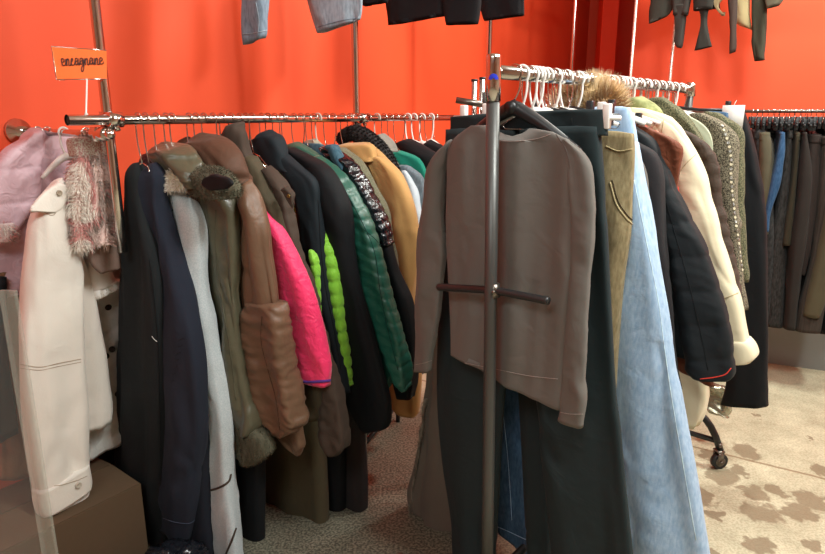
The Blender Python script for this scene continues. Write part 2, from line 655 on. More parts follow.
def ring_mesh(rings, a, seg=32, power=3.5, fold=.008, ffreq=(12, 1.5), quilt=None, seed=0, hem=True, wav=0.0, wrinkle=0., scoop=0., fluff=1.3, creases=7, cseed=None):
    """closed soft body lofted through rings (C, h, T, dz): h half width along a, T half thickness"""
    bm = bmesh.new()
    a = Vector((a[0], a[1], 0)).normalized()
    t = Vector((-a.y, a.x, 0))
    so = Vector((seed * 3.17, seed * 1.31, seed * .77))
    vr = []
    n = len(rings)
    ln = 0
    rc = random.Random(seed * 7 + 3)
    tot_l = sum((rings[i][0] - rings[i - 1][0]).length for i in range(1, n))
    hmax = max(r_[1] for r_ in rings)
    cr = []
    if fold and tot_l > .25:
        for _ in range(int(creases * tot_l / .6) + 2):
            v0 = rc.uniform(-.05, .9) * tot_l
            L_ = rc.uniform(.10, .34)
            e0 = rc.uniform(-1, 1) * hmax
            e1 = e0 + rc.uniform(-.35, .35) * L_
            cr.append((e0, v0, e1, v0 + L_, rc.choice((-1, -1, 1)) * rc.uniform(.35, 1.0) * min(.011, fold * 1.1), rc.uniform(.009, .022), rc.choice((-1, 1, 1))))
    for i, (C, h, T, dz, sT) in enumerate(rings):
        if i:
            ln += (C - rings[i - 1][0]).length
        row = []
        view = Vector((C.x, C.y, 0)).normalized()
        perp = Vector((view.y, -view.x, 0))
        p = max(1e-4, math.sqrt((h * a.dot(perp)) ** 2 + (T * t.dot(perp)) ** 2))
        for k in range(seg):
            ph = 2 * PI * k / seg
            c, s = math.cos(ph), math.sin(ph)
            ex = 2.0 / power
            cx = math.copysign(abs(c) ** ex, c)
            sx = math.copysign(abs(s) ** ex, s)
            q = a * (h * cx) + t * (T * sx)
            dd = 0
            if fold:
                fo = fold * fluff
                pos = Vector((q.x * ffreq[0], q.y * ffreq[0], ln * ffreq[1])) + so
                fade = min(1, i / (n * .18) + .25)
                dd += fo * 2.2 * noise.noise(pos) * fade
                dd += fo * .8 * noise.noise(Vector((q.x * ffreq[0] * 2.7, q.y * ffreq[0] * 2.7, ln * ffreq[1] * 2.2)) - so) * fade
            for (e0, v0, e1, v1, am, wd_, sd_) in cr:
                if ln < v0 - .05 or ln > v1 + .05:
                    continue
                tt = min(1, max(0, (ln - v0) / (v1 - v0)))
                ex_ = e0 + (e1 - e0) * tt + .012 * math.sin(tt * 5 + v0 * 20)
                dq = q.dot(a) - ex_
                dd += am * math.exp(-(dq / wd_) ** 2) * math.sin(PI * tt) ** .6 if 0 < tt < 1 else 0
            if wrinkle:
                v = noise.noise(Vector((q.x * 16, q.y * 16, (C.z + q.dot(a) * .5) * 34)) + so)
                dd += wrinkle * (1 - abs(v) * 3)
            if quilt:
                sp, dep, slant = quilt[:3]
                zz = ln + slant * q.dot(a)
                u = (zz / sp) % 1.0
                dd += dep * (math.sqrt(max(0, 1 - (2 * u - 1) ** 2)) - .8)
                if len(quilt) > 3:
                    u2 = ((q.dot(a) + 1) / quilt[3] + .5) % 1.0
                    dd += dep * .6 * (math.sqrt(max(0, 1 - (2 * u2 - 1) ** 2)) - .8)
            od = a * (c * min(1, T / max(h, 1e-3) + .25)) + t * s
            e = q.dot(perp) / p
            z = C.z + dz * e
            if scoop and i < 8:
                z -= scoop * max(0, 1 - (e / .75) ** 2) * (1 - i / 8)
            if wav:
                z += wav * noise.noise(Vector((q.x * 8, q.y * 8, 0)) + so) * (i / n) ** 3
            co = Vector((C.x + q.x, C.y + q.y, z)) + od * dd
            row.append(bm.verts.new(co))
        vr.append(row)

    def cap(row, C, up, flip):
        prev = row
        for (sc_, dz_) in ((.93, .001), (.80, up)):
            cur = [bm.verts.new(Vector((C.x + (v.co.x - C.x) * sc_, C.y + (v.co.y - C.y) * sc_, v.co.z + dz_))) for v in row]
            for k in range(seg):
                q = (prev[k], prev[(k + 1) % seg], cur[(k + 1) % seg], cur[k])
                bm.faces.new(q if not flip else q[::-1])
            prev = cur
        bm.faces.new(prev if not flip else prev[::-1])
    for i in range(n - 1):
        for k in range(seg):
            bm.faces.new((vr[i][k], vr[i + 1][k], vr[i + 1][(k + 1) % seg], vr[i][(k + 1) % seg]))
    # soft closed top
    C = rings[0][0]
    up = [bm.verts.new(C + (v.co - C) * .6 + Vector((0, 0, .004))) for v in vr[0]]
    for k in range(seg):
        bm.faces.new((up[k], vr[0][k], vr[0][(k + 1) % seg], up[(k + 1) % seg]))
    bm.faces.new(up[::-1])
    cap(vr[-1], rings[-1][0], .016 if hem else 0, True)
    bmesh.ops.recalc_face_normals(bm, faces=bm.faces)
    return bm


class Ctx:
    """a garment in the making: its root, where it hangs, its width axis"""
    def __init__(s, root, P, a, name=''):
        s.root, s.P, s.a, s.name = root, Vector(P), Vector(a).normalized(), name


SEED = [1]


def piece(g, name, mat, pts, T=.04, Hw=None, rows=44, seg=40, parent=None, off=0., cp=None, a=None, label=None, **kw):
    """soft part of a garment whose outline runs through the given sight points (xl,yl,xr,yr)"""
    SEED[0] += 1
    T *= .82
    a = Vector(a).normalized() if a is not None else g.a
    t = Vector((-a.y, a.x, 0))
    if t.dot(g.P) > 0:
        t = -t                     # towards the viewer
    P = g.P + t * off
    cpa = Vector(cp).normalized() if cp is not None else a
    rs = catmull([tuple(map(float, p)) for p in pts], rows)
    rings = []
    for (xl, yl, xr, yr) in rs:
        cx, cy = (xl + xr) / 2, (yl + yr) / 2
        C = on_plane(cx, cy, P, cpa)
        fw = (C - EYE).dot(Vector((0, math.cos(PITCH), -math.sin(PITCH))))
        p = abs(xr - xl) / 2 * fw / FPX
        dz = -(yr - yl) / 2 * fw / FPX
        view = Vector((C.x, C.y, 0)).normalized()
        perp = Vector((view.y, -view.x, 0))
        ca = abs(a.dot(perp))
        ct = abs(t.dot(perp))
        if Hw is None:
            TT = min(T, .8 * p / max(ct, .05))
            h = math.sqrt(max(1e-8, p * p - (TT * ct) ** 2)) / max(ca, .12)
        else:
            h = min(Hw, .8 * p / max(ca, .02))
            TT = math.sqrt(max(1e-8, p * p - (h * ca) ** 2)) / max(ct, .12)
        # make the silhouette of the boxy section exactly as wide as wanted
        pw = kw.get('power', 3.5)
        sa, st = a.dot(perp), Vector((-a.y, a.x, 0)).dot(perp)
        mxp = 1e-6
        for k in range(24):
            c_, s_ = math.cos(2 * PI * k / 24), math.sin(2 * PI * k / 24)
            mxp = max(mxp, abs(h * sa * math.copysign(abs(c_) ** (2 / pw), c_) + TT * st * math.copysign(abs(s_) ** (2 / pw), s_)))
        h *= p / mxp
        TT *= p / mxp
        rings.append((C, max(h, .002), max(TT, .002), dz, 0))
    kw.setdefault('seed', SEED[0])
    bm = ring_mesh(rings, a, seg=seg, **kw)
    return obj(name, bm, mat, parent or g.root, label=label)


def torso(g, mat, ztop, zhem, hs=.19, hh=.21, T=.04, name='body', oc=0., off=0., rows=40, neck=.06, **kw):
    """hanging trunk of a garment, in metres: widths along the hanger"""
    SEED[0] += 1
    t = Vector((-g.a.y, g.a.x, 0))
    if t.dot(g.P) > 0:
        t = -t
    P = g.P + t * off + g.a * oc
    prof = [(0, neck, T * .6), (.025, neck + .045, T * .8), (.05, hs * .82, T * .9), (.085, hs, T), (.25, hs * 1.0, T), (zhem and (ztop - zhem) * .6, (hs + hh) / 2, T), (ztop - zhem, hh, T)]
    prof = catmull(sorted(prof), rows)
    rings = [(Vector((P.x, P.y, ztop - d)), h, T_, 0, 0) for d, h, T_ in prof]
    kw.setdefault('seed', SEED[0])
    return obj(name, ring_mesh(rings, g.a, **kw), mat, g.root)


def bvh_of(o):
    me = o.data
    base = Vector(root_of(o).location)
    vs = [v.co + base for v in me.vertices]
    return BVHTree.FromPolygons(vs, [tuple(p.vertices) for p in me.polygons])


def hit(tree, x, y, off=0.001):
    r = ray(x, y).normalized()
    loc, nor, idx, dist = tree.ray_cast(EYE, r)
    if loc is None:
        return None, None
    if nor.dot(r) > 0:
        nor = -nor
    return loc + nor * off, nor


def seam(target, name, mat, px, r=.0012, parent=None, off=.0008, n=40, label=None, flat=1.0):
    """a line of stitching / piping / zip lying on a surface"""
    tree = bvh_of(target)
    P = catmull([tuple(map(float, p)) for p in px], n)
    pts = []
    for (x, y) in P:
        h_, _ = hit(tree, x, y, off)
        if h_ is not None:
            pts.append(h_)
    if len(pts) < 3:
        return None
    bm = bmesh.new()
    tube(bm, pts, r, 6)
    return obj(name, bm, mat, parent or target, label=label)


def button(target, name, mat, x, y, r=.009, parent=None, label=None):
    tree = bvh_of(target)
    p, nrm = hit(tree, x, y, .001)
    if p is None:
        return None
    bm = bmesh.new()
    q = nrm.to_track_quat('Z', 'Y').to_matrix().to_4x4()
    prof = [(0.0, .35), (.55, .35), (.7, .5), (.9, .5), (1, .3), (1, 0)]
    rows = []
    for (rr, zz) in prof[1:]:
        rows.append([bm.verts.new(q @ Vector((rr * r * math.cos(k * PI / 8), rr * r * math.sin(k * PI / 8), zz * r)) + p) for k in range(16)])
    c0 = bm.verts.new(q @ Vector((0, 0, .35 * r)) + p)
    for k in range(16):
        bm.faces.new((c0, rows[0][k], rows[0][(k + 1) % 16]))
    for i in range(len(rows) - 1):
        for k in range(16):
            bm.faces.new((rows[i][k], rows[i + 1][k], rows[i + 1][(k + 1) % 16], rows[i][(k + 1) % 16]))
    return obj(name, bm, mat, parent or target, label=label)


def fur(target, name, mats, n=3000, ln=.02, wd=.0012, grav=.4, parent=None, seed=1, region=None, shag=.6):
    """a pelt: thousands of tapering hairs growing out of the target's surface"""
    rnd = random.Random(seed)
    me = target.data
    base = Vector(root_of(target).location)
    bm = bmesh.new()
    polys = [p for p in me.polygons if p.area > 1e-9]
    tot = 0
    cum = []
    for p in polys:
        tot += p.area
        cum.append(tot)
    import bisect
    nm = len(mats) if isinstance(mats, (list, tuple)) else 1
    for i in range(n):
        p = polys[min(len(polys) - 1, bisect.bisect(cum, rnd.random() * tot))]
        vs = [me.vertices[j].co for j in p.vertices]
        wts = [rnd.random() for _ in vs]
        sw = sum(wts)
        c = Vector((0, 0, 0))
        for v_, w_ in zip(vs, wts):
            c += v_ * (w_ / sw)
        c = c + base
        if region and not region(c):
            continue
        nr = p.normal.copy()
        cl = noise.noise_vector(c * 22) * shag
        dr = (nr + cl + Vector((rnd.uniform(-.3, .3), rnd.uniform(-.3, .3), rnd.uniform(-.3, .3)))).normalized()
        l = ln * rnd.uniform(.6, 1.25)
        side = dr.cross(Vector((rnd.uniform(-1, 1), rnd.uniform(-1, 1), rnd.uniform(-1, 1)))).normalized() * wd
        m1 = c + dr * l * .5 + Vector((0, 0, -grav * l * .15))
        tip = c + dr * l + Vector((0, 0, -grav * l * .6))
        c = c - nr * .002
        a1, a2 = bm.verts.new(c - side), bm.verts.new(c + side)
        b1, b2 = bm.verts.new(m1 - side * .8), bm.verts.new(m1 + side * .8)
        tp = bm.verts.new(tip)
        k = int(min(nm - 1, max(0, (noise.noise(c * 15) + .5) * nm + rnd.uniform(-.4, .4))))
        f1 = bm.faces.new((a1, a2, b2, b1))
        f2 = bm.faces.new((b1, b2, tp))
        f1.material_index = k
        f2.material_index = k
    return obj(name, bm, mats, parent or target, smooth=False)


# ------------------------------------------------------------------ hangers
HANG_MAT = {'wire': chrome, 'white': white_plastic, 'black': black_plastic, 'clear': clear_plastic}


def hook_pts(c, a, r, stem, flip=1):
    """hook over a bar of radius r, in the plane of the hanger"""
    a = a * flip
    R_ = r + .004
    pts = []
    for k in range(0, 15):
        th = R(-25 + 245 * k / 14)
        pts.append(c + a * (R_ * math.cos(th)) + Vector((0, 0, R_ * math.sin(th) + .004 - .003)))
    z0 = pts[-1]
    bot = c + Vector((0, 0, -stem))
    for k in range(1, 7):
        u = k / 6
        p = z0.lerp(bot, u)
        p += a * (-.006 * math.sin(u * PI))
        pts.append(p)
    return pts


def hanger(rail, s, what, kind='wire', stem=.115, span=.13, drop=.10, z=None, flip=1, group=None, clips=False, name=None):
    P = rail.pt(s)
    c = P.copy()
    a = rail.n
    lab = {'wire': 'thin metal wire', 'white': 'white plastic', 'black': 'black plastic', 'clear': 'cloudy clear plastic'}[kind]
    t = thing(name or ('clip_hanger' if clips else 'clothes_hanger'), '%s hanger holding the %s' % (lab, what), 'hanger', (c.x, c.y, c.z - stem - drop), group)
    r = rail.r
    bm = bmesh.new()
    hp = hook_pts(c, a, r, stem, flip)
    tube(bm, hp, .0022 if kind in ('wire', 'black') else .0032, 8)
    obj('hook', bm, chrome if kind in ('wire', 'black') else HANG_MAT[kind], t)
    b = c + Vector((0, 0, -stem))
    bm = bmesh.new()
    if clips:
        tube(bm, [b + a * (-span) + Vector((0, 0, -.012)), b + a * (-span * .4) + Vector((0, 0, -.01)), b + Vector((0, 0, .0)), b + a * (span * .4) + Vector((0, 0, -.01)), b + a * span + Vector((0, 0, -.012))], .006 if kind != 'wire' else .0025, 8)
        obj('bar', bm, HANG_MAT[kind], t)
    elif kind == 'wire':
        tube(bm, [b, b + a * .03 + Vector((0, 0, -.012)), b + a * span + Vector((0, 0, -drop)), b + a * (span - .01) + Vector((0, 0, -drop - .012)), b - a * (span - .01) + Vector((0, 0, -drop - .012)), b - a * span + Vector((0, 0, -drop)), b - a * .03 + Vector((0, 0, -.012)), b], .0022, 6)
        obj('frame', bm, chrome, t)
    else:
        pts = []
        for k in range(-8, 9):
            u = k / 8
            pts.append(b + a * (span * u) + Vector((0, 0, -drop * abs(u) ** 1.4)))
        tube(bm, pts, [.006 + .006 * (1 - abs(k / 8)) for k in range(-8, 9)], 10)
        obj('frame', bm, HANG_MAT[kind], t)
    if clips:
        for sg in (-1, 1):
            bm = bmesh.new()
            box(bm, b + a * (sg * span * .86) + Vector((0, 0, -.008)), a, (.0095, .009, .030))
            bevel(bm, .003, 2)
            obj('clip', bm, HANG_MAT[kind], t)
    return t


def garment(name, label, cat, rail, hx, hang='wire', what=None, group=None, s=None, clips=False, stem=.115, span=.13, drop=.10, ofs=0., flip=1, zb=.5, nohang=False, a=None):
    s_ = rail.s_at(hx) if s is None else s
    s_ += ofs
    P = rail.pt(s_)
    t = thing(name, label, cat, (P.x, P.y, zb), group)
    if not nohang:
        hanger(rail, s_, what or label.split(' with ')[0], hang, stem, span, drop, clips=clips, flip=flip)
    return Ctx(t, (P.x, P.y, 0), a if a is not None else rail.n)


# ================================================================== the long wall rail and its uprights
bm = bmesh.new()
sA, sB = RL.s_at(67), RL.s_at(560)
n_ = 30
tube(bm, [RL.pt(sA + (sB - sA) * i / n_) for i in range(n_ + 1)], RL.r, 16, caps=False)
rail_o = obj('clothes_rail', bm, chrome)
tag(rail_o, 'long chrome tube rail along the left wall carrying the jackets', 'rail')
bm = bmesh.new()
tube(bm, [RL.pt(sA + .004), RL.pt(sA + .03)], RL.r * .82, 16)
obj('end_plug', bm, rubber, rail_o)
step = 1.127
ups = []
pl = ['nearest the handwritten sign', 'rising behind the middle of the long jacket rail', 'just behind the rolling rack post', 'bright, at the corner where the left wall ends']
for k in range(4):
    b0 = Q0 + D1 * (step * k + (.06 if k == 3 else .03 if k == 0 else 0))
    t = thing('upright_pole', 'chrome ceiling-high pole, ' + pl[k], 'pole', (b0.x, b0.y, 0), 'uprights along the left wall')
    bm = bmesh.new()
    zb_ = 1.1 if k == 0 else 0
    tube(bm, [b0 + Vector((0, 0, zb_ + (H - zb_) * i / 10)) for i in range(11)], .0145, 16)
    obj('pole', bm, chrome, t)
    bm = bmesh.new()
    zc_ = H - .012 if k == 0 else 0
    tube(bm, [b0 + Vector((0, 0, zc_)), b0 + Vector((0, 0, zc_ + .012))], .04, 20)
    obj('ceiling_plate' if k == 0 else 'foot_plate', bm, chrome, t)
    # cross clamp
    if k < 3:
        bm = bmesh.new()
        pc = RL.pt((RL.P - Q0).dot(D1) * 0 + (b0 - RL.P).dot(D1))
        tube(bm, [pc - D1 * .022, pc - D1 * .02, pc + D1 * .02, pc + D1 * .022], [.018, .022, .022, .018], 16)
        tube(bm, [Vector((b0.x, b0.y, RZ - .028)), Vector((b0.x, b0.y, RZ + .022))], .021, 16)
        tube(bm, [pc + Vector((0, 0, -.0)), pc + Vector((0, 0, -.03)) + N1 * .012], .008, 10)
        obj('clamp', bm, chrome, t)
# short rail back to the wall
bm = bmesh.new()
tube(bm, [RP.pt(.016), RP.pt(.2), RP.pt(.49)], RP.r, 14)
sr = obj('side_rail', bm, chrome)
tag(sr, 'short chrome side rail from the first pole back to the red wall', 'rail')
bm = bmesh.new()
c = RP.pt(.47)
tube(bm, [RP.pt(.5), RP.pt(.488), RP.pt(.478), RP.pt(.44)], [.042, .04, .02, .017], 20)
obj('wall_flange', bm, chrome, sr)
bm = bmesh.new()
c = Vector((Q0.x, Q0.y, 1.448))
tube(bm, [c + N1 * .05, c + N1 * .02, c - N1 * .02, c - N1 * .05], [.014, .02, .02, .014], 16)
tube(bm, [c - Vector((0, 0, .02)), c + Vector((0, 0, .02))], .0215, 16)
ball(bm, c + N1 * .055, .015)
obj('corner_clamp', bm, chrome, sr)
# small bracket holding the far end behind the jackets
# upper rail
URZ = 2.42
UR = Rail(Q0 + N1 * .035, D1, URZ)
bm = bmesh.new()
tube(bm, [UR.pt(-.1), UR.pt(1.5), UR.pt(3.6)], .0145, 14)
tag(obj('upper_rail', bm, chrome), 'high chrome rail above the frame carrying the jeans over the left wall', 'rail')

# handwritten sign on a clip stem
s0 = RL.s_at(87)
Ps = RL.pt(s0)
sg = thing('price_sign', 'orange handwritten card in a thin metal frame standing on the rail end', 'sign', (Ps.x, Ps.y, RZ + .014))
zeta = (Ps - EYE).dot(Vector((0, math.cos(PITCH), -math.sin(PITCH))))
cn = [at(51.5, 47, zeta * .985), at(106.5, 51, zeta * 1.0), at(107, 78.5, zeta * 1.0), at(56.5, 79, zeta * .985)]


def bil(u, v, lift=0.):
    p = cn[0].lerp(cn[1], u).lerp(cn[3].lerp(cn[2], u), v)
    nr = (cn[1] - cn[0]).cross(cn[3] - cn[0]).normalized()
    if nr.dot(EYE - p) < 0:
        nr = -nr
    return p + nr * lift


bm = bmesh.new()
G_ = [[bm.verts.new(bil(i / 8, j / 4, .0015 * math.sin(i / 8 * PI))) for j in range(5)] for i in range(9)]
G2 = [[bm.verts.new(bil(i / 8, j / 4, .0015 * math.sin(i / 8 * PI) - .0012)) for j in range(5)] for i in range(9)]
for i in range(8):
    for j in range(4):
        bm.faces.new((G_[i][j], G_[i + 1][j], G_[i + 1][j + 1], G_[i][j + 1]))
        bm.faces.new((G2[i][j], G2[i][j + 1], G2[i + 1][j + 1], G2[i + 1][j]))
orange_card = simple('orange_card', S(255, 112, 38), .6)
card = obj('card', bm, orange_card, sg)
bm = bmesh.new()
tube(bm, [bil(1.0, -.02), bil(0, -.02), bil(0, 1.02), bil(.15, 1.03)], .0016, 6)
tube(bm, [bil(-.0, 1.02), bil(1.0, 1.02)], .0012, 6)
obj('sign_frame', bm, chrome, sg)
bm = bmesh.new()
tube(bm, [bil(.6, 1.0), Ps + Vector((0, 0, .02)), Ps + Vector((0, 0, .013))], [.0022, .0025, .006], 8)
obj('stem', bm, white_plastic, sg)
LET = {'e': [(0, .4), (.6, .55), (.55, .9), (.25, .95), (.1, .5), (.3, .05), (.7, .1), (1, .4)],
       'n': [(.05, .5), (.15, .9), (.15, .0), (.25, .6), (.5, .92), (.65, .7), (.66, .05), (.8, .03), (1, .4)],
       'c': [(.55, .75), (.35, .95), (.1, .5), (.3, .05), (.7, .1), (1, .4)],
       'a': [(.7, .8), (.35, .95), (.08, .5), (.3, .05), (.62, .4), (.72, .88), (.72, .15), (.85, .05), (1, .4)],
       'g': [(.7, .8), (.35, .95), (.08, .5), (.3, .1), (.62, .4), (.72, .9), (.66, -.6), (.35, -.85), (.2, -.5), (.6, .0), (1, .4)]}
word = 'encagnane'
wid = {'e': .9, 'n': 1.1, 'c': .85, 'a': 1.05, 'g': 1.0}
tot_w = sum(wid[c_] for c_ in word)
path = []
x0 = 0
for ch in word:
    for (px_, py_) in LET[ch]:
        u = .15 + .80 * (x0 + px_ * wid[ch]) / tot_w
        v = .60 - .10 * ((x0) / tot_w) - py_ * .26
        path.append((u, v))
    x0 += wid[ch]
sm = catmull(path, 330)
bm = bmesh.new()
tube(bm, [bil(u, v, .0030) for u, v in sm], .0012, 5)
ink = simple('dark_ink', S(50, 22, 22), .6)
obj('handwriting', bm, ink, card)

# ================================================================== garments on the short side rail
m_pink = cloth_mat('dusty_pink_nylon', S(196, 164, 172), .45, 'nylon', sheen=.1, spec=.3)
m_cream = cloth_mat('cream_suede', S(220, 212, 202), .9, 'wool', var=.06)
m_cream_fl = cloth_mat('cream_fleece', S(222, 212, 200), .95, 'furry', var=.1)
m_silver = cloth_mat('silver_puffer', S(192, 190, 184), .4, 'nylon', var=.12)
furA = [cloth_mat('fur_white', S(236, 226, 214), .8, var=.05), cloth_mat('fur_rose', S(208, 142, 136), .8, var=.05), cloth_mat('fur_grey_pink', S(176, 156, 146), .8, var=.05), cloth_mat('fur_blush', S(228, 200, 190), .8, var=.05)]

aD = D1
g = garment('puffer_jacket', 'dusty pink padded jacket hanging at the far left', 'jacket', RP, 0, 'wire', s=.34, what='dusty pink padded jacket', zb=.9, a=aD, nohang=True)
bd = piece(g, 'body', m_pink, [(30, 128, 62, 132), (22, 138, 84, 146), (12, 160, 88, 180), (2, 200, 88, 220), (-8, 250, 84, 262), (-14, 280, 75, 286), (-8, 292, 40, 290)], T=.07, fold=.012, quilt=(.13, .010, 0), rows=70, ffreq=(8, 4))
sl = piece(g, 'sleeve', m_pink, [(24, 136, 44, 132), (8, 150, 44, 152), (-8, 175, 38, 180), (-16, 200, 30, 208), (-20, 225, 20, 228), (-22, 240, 13, 243)], T=.05, fold=.010, quilt=(.11, .010, .15), off=.06, rows=60, ffreq=(8, 4))
cf = piece(g, 'cuff', cloth_mat('grey_pink_fur', S(170, 150, 146), .9, 'furry'), [(-18, 222, 12, 224), (-18, 232, 14, 235), (-14, 241, 10, 243)], T=.04, off=.065, rows=10, parent=sl)
fur(cf, 'fur_trim', furA, 1500, .014, .0009, seed=5)

g = garment('suede_coat', 'cream suede coat with turned-up buttoned cuff hanging at the left', 'coat', RP, 0, 'white', s=.20, what='cream suede coat', zb=.55, a=aD, stem=.07, span=.08, drop=.06)
bd = piece(g, 'body', m_cream, [(60, 184, 70, 184), (54, 200, 74, 200), (50, 249, 78, 249), (48, 298, 88, 298), (47, 320, 92, 320), (46, 367, 101, 367), (45, 393, 106, 393), (46, 420, 110, 418), (46, 434, 109, 432)], T=.045, fold=.010, rows=50)
stitch0 = cloth_mat('tan_stitching', S(168, 150, 132), .8)
sl = piece(g, 'sleeve', m_cream, [(50, 184, 62, 178), (41, 196, 66, 192), (33, 213, 68, 213), (29, 250, 75, 250), (26, 300, 77, 300), (26, 365, 81, 360), (30, 420, 85, 415), (36, 474, 86, 468), (38, 484, 87, 476)], T=.05, off=.075, fold=.008, rows=70)
cfu = piece(g, 'cuff', m_cream, [(35, 480, 87, 472), (36, 490, 89, 484), (38, 500, 90, 492), (40, 505, 89, 497)], T=.058, off=.078, fold=.001, rows=14, parent=sl)
button(cfu, 'cuff_button', cloth_mat('pale_button', S(176, 166, 152), .5), 78, 485, .0105, parent=sl)
seam(cfu, 'cuff_seam', stitch0, [(37, 486), (55, 486), (75, 481), (87, 476)], .0012, parent=sl)
piece(g, 'sleeve_lining', m_cream_fl, [(40, 498, 86, 492), (44, 512, 88, 503), (48, 516, 80, 510)], T=.045, off=.075, fold=.003, rows=10, parent=sl)
stitch = cloth_mat('tan_stitching', S(168, 150, 132), .8)
seam(sl, 'elbow_seam', stitch, [(19, 364), (40, 367), (60, 363), (81, 359)], .0014, off=.0005)
seam(sl, 'elbow_seam', stitch, [(19, 368), (40, 370), (60, 366), (81, 362)], .0010, off=.0005)
seam(sl, 'epaulette_seam', stitch, [(30, 213), (40, 211), (53, 215), (60, 204), (66, 195)], .0012)
cl = piece(g, 'shoulder_flap', m_cream, [(58, 182, 69, 188), (44, 192, 67, 197), (34, 204, 60, 210), (31, 210, 54, 214)], T=.012, off=.116, fold=.002, rows=16)
button(cl, 'snap_button', cloth_mat('tan_button', S(150, 136, 118), .5), 59, 193, .0085)
# second sleeve with fleece cuff
g2s = piece(g, 'sleeve', m_cream, [(86, 200, 100, 200), (86, 250, 108, 250), (86, 275, 114, 276), (87, 290, 119, 284)], T=.04, off=.01, rows=30, fold=.006)
cf = piece(g, 'sleeve_lining', m_cream_fl, [(88, 287, 119, 282), (89, 293, 119, 288), (92, 297, 115, 292)], T=.04, off=.012, rows=8, parent=g2s)
fur(cf, 'fleece_edge', furA[0], 700, .008, .0009, seed=9)

g = garment('puffer_coat', 'silvery grey padded coat with dark drawcord toggles behind the cream coat', 'coat', RP, 0, 'wire', s=.27, what='silvery grey padded coat', zb=.6, a=aD, nohang=True)
bd = piece(g, 'body', m_silver, [(70, 200, 110, 200), (72, 260, 121, 260), (74, 300, 122, 300), (76, 350, 123, 350), (80, 400, 124, 402), (84, 452, 121, 448)], T=.05, quilt=(.075, .012, .3), rows=90, fold=.008)
for (x, y) in ((93, 315), (108, 307), (106, 356), (112, 349), (118, 394)):
    button(bd, 'toggle', cloth_mat('dark_toggle', S(50, 44, 40), .5), x, y, .011)

g = garment('fur_gilet', 'pink and white shaggy fur gilet beside the first chrome pole', 'gilet', RP, 0, 'wire', s=.07, what='pink and white fur gilet', zb=.9, a=aD, stem=.045, drop=.03, span=.05)
m_furbase = cloth_mat('fur_skin', S(206, 176, 168), .9, 'furry')
bd = piece(g, 'body', m_furbase, [(78, 152, 103, 150), (75, 168, 107, 166), (74, 200, 111, 200), (75, 230, 112, 232), (76, 246, 110, 246)], T=.035, rows=30, fold=.008)
fur(bd, 'fur', furA, 11000, .019, .0010, grav=1.0, seed=3, shag=.9)
m_floral = cloth_mat('floral_lining', S(150, 105, 100), .8, 'tweed', col2=S(188, 184, 168))
piece(g, 'lining', m_floral, [(70, 138, 106, 138), (70, 144, 107, 144), (73, 156, 106, 156)], T=.035, rows=12)
piece(g, 'hem', cloth_mat('tan_leather_edge', S(120, 98, 88), .6), [(88, 246, 114, 246), (92, 262, 119, 262), (100, 272, 120, 270)], T=.02, off=-.02, rows=12)
# white hook visible in front
g = None

# ================================================================== jackets on the long rail
m_black = cloth_mat('black_wool', S(31, 34, 36), .9, 'wool', var=.12)
m_navy = cloth_mat('navy_wool', S(36, 40, 52), .9, 'wool', var=.12)
m_grey = cloth_mat('light_grey_wool', S(174, 184, 188), .95, 'tweed', var=.08, col2=S(192, 198, 200))
m_olive_sat = cloth_mat('olive_satin', S(80, 77, 60), .34, 'satin', spec=.6, sheen=.2)
m_olive_knit = cloth_mat('dark_olive_pile', S(70, 68, 54), .95, 'furry', col2=S(96, 92, 76))
m_brown_sat = cloth_mat('brown_satin', S(104, 77, 58), .46, 'satin', spec=.45, sheen=.2)
m_pinkhot = cloth_mat('hot_pink_nylon', S(240, 48, 104), .5, 'nylon', var=.06, spec=.35)
m_purple = cloth_mat('purple_binding', S(86, 50, 130), .6)
m_dkbrown = cloth_mat('dark_brown_cotton', S(68, 56, 48), .8, 'wool')
m_dkbrown2 = cloth_mat('dark_olive_brown', S(74, 66, 50), .7, 'wool')
m_inkblack = cloth_mat('ink_blue_black_softshell', S(27, 34, 39), .75, 'wool')
m_lime = cloth_mat('lime_nylon', S(132, 196, 60), .45, 'nylon', var=.06)
m_pitch = cloth_mat('pitch_black', S(16, 18, 21), .7, 'wool')
m_green = cloth_mat('emerald_satin', S(26, 84, 70), .38, 'satin', var=.1, spec=.5, sheen=.2)
m_gloss = cloth_mat('glossy_black_vinyl', S(14, 17, 24), .22, 'nylon', spec=.7, sheen=0, bump=.05)
m_camel = cloth_mat('camel_cotton', S(186, 143, 88), .75, 'wool', var=.08)
m_tealden = cloth_mat('teal_denim', S(44, 74, 88), .85, 'denim')
m_taupeknit = cloth_mat('sage_knit', S(116, 114, 92), .95, 'tweed', col2=S(88, 86, 70))
m_beige = cloth_mat('beige_fur', S(206, 190, 164), .95, 'furry')
m_blackfur = cloth_mat('black_fur', S(26, 22, 22), .9, 'furry')
m_longolive = cloth_mat('long_olive_coat', S(76, 68, 50), .9, 'wool')

# 1 black coat
g = garment('wool_coat', 'long black wool coat, leftmost on the long rail', 'coat', RL, 138, 'wire', what='long black wool coat at the rail end', zb=.25, stem=.125, span=.035, drop=.04)
bd = piece(g, 'body', m_black, [(131, 165, 142, 163), (127, 172, 147, 172), (126, 195, 150, 195), (126, 230, 157, 230), (122, 262, 164, 262), (120, 300, 168, 300), (119, 400, 170, 400), (118, 470, 168, 470), (118, 530, 163, 534), (125, 543, 156, 541)], T=.05, rows=80, fold=.01)
seam(bd, 'side_seam', m_pitch, [(150, 260), (157, 330), (160, 420), (161, 500)], .0016)
seam(bd, 'loose_thread', white_plastic, [(152, 336), (155, 340), (158, 342)], .0008, n=8)
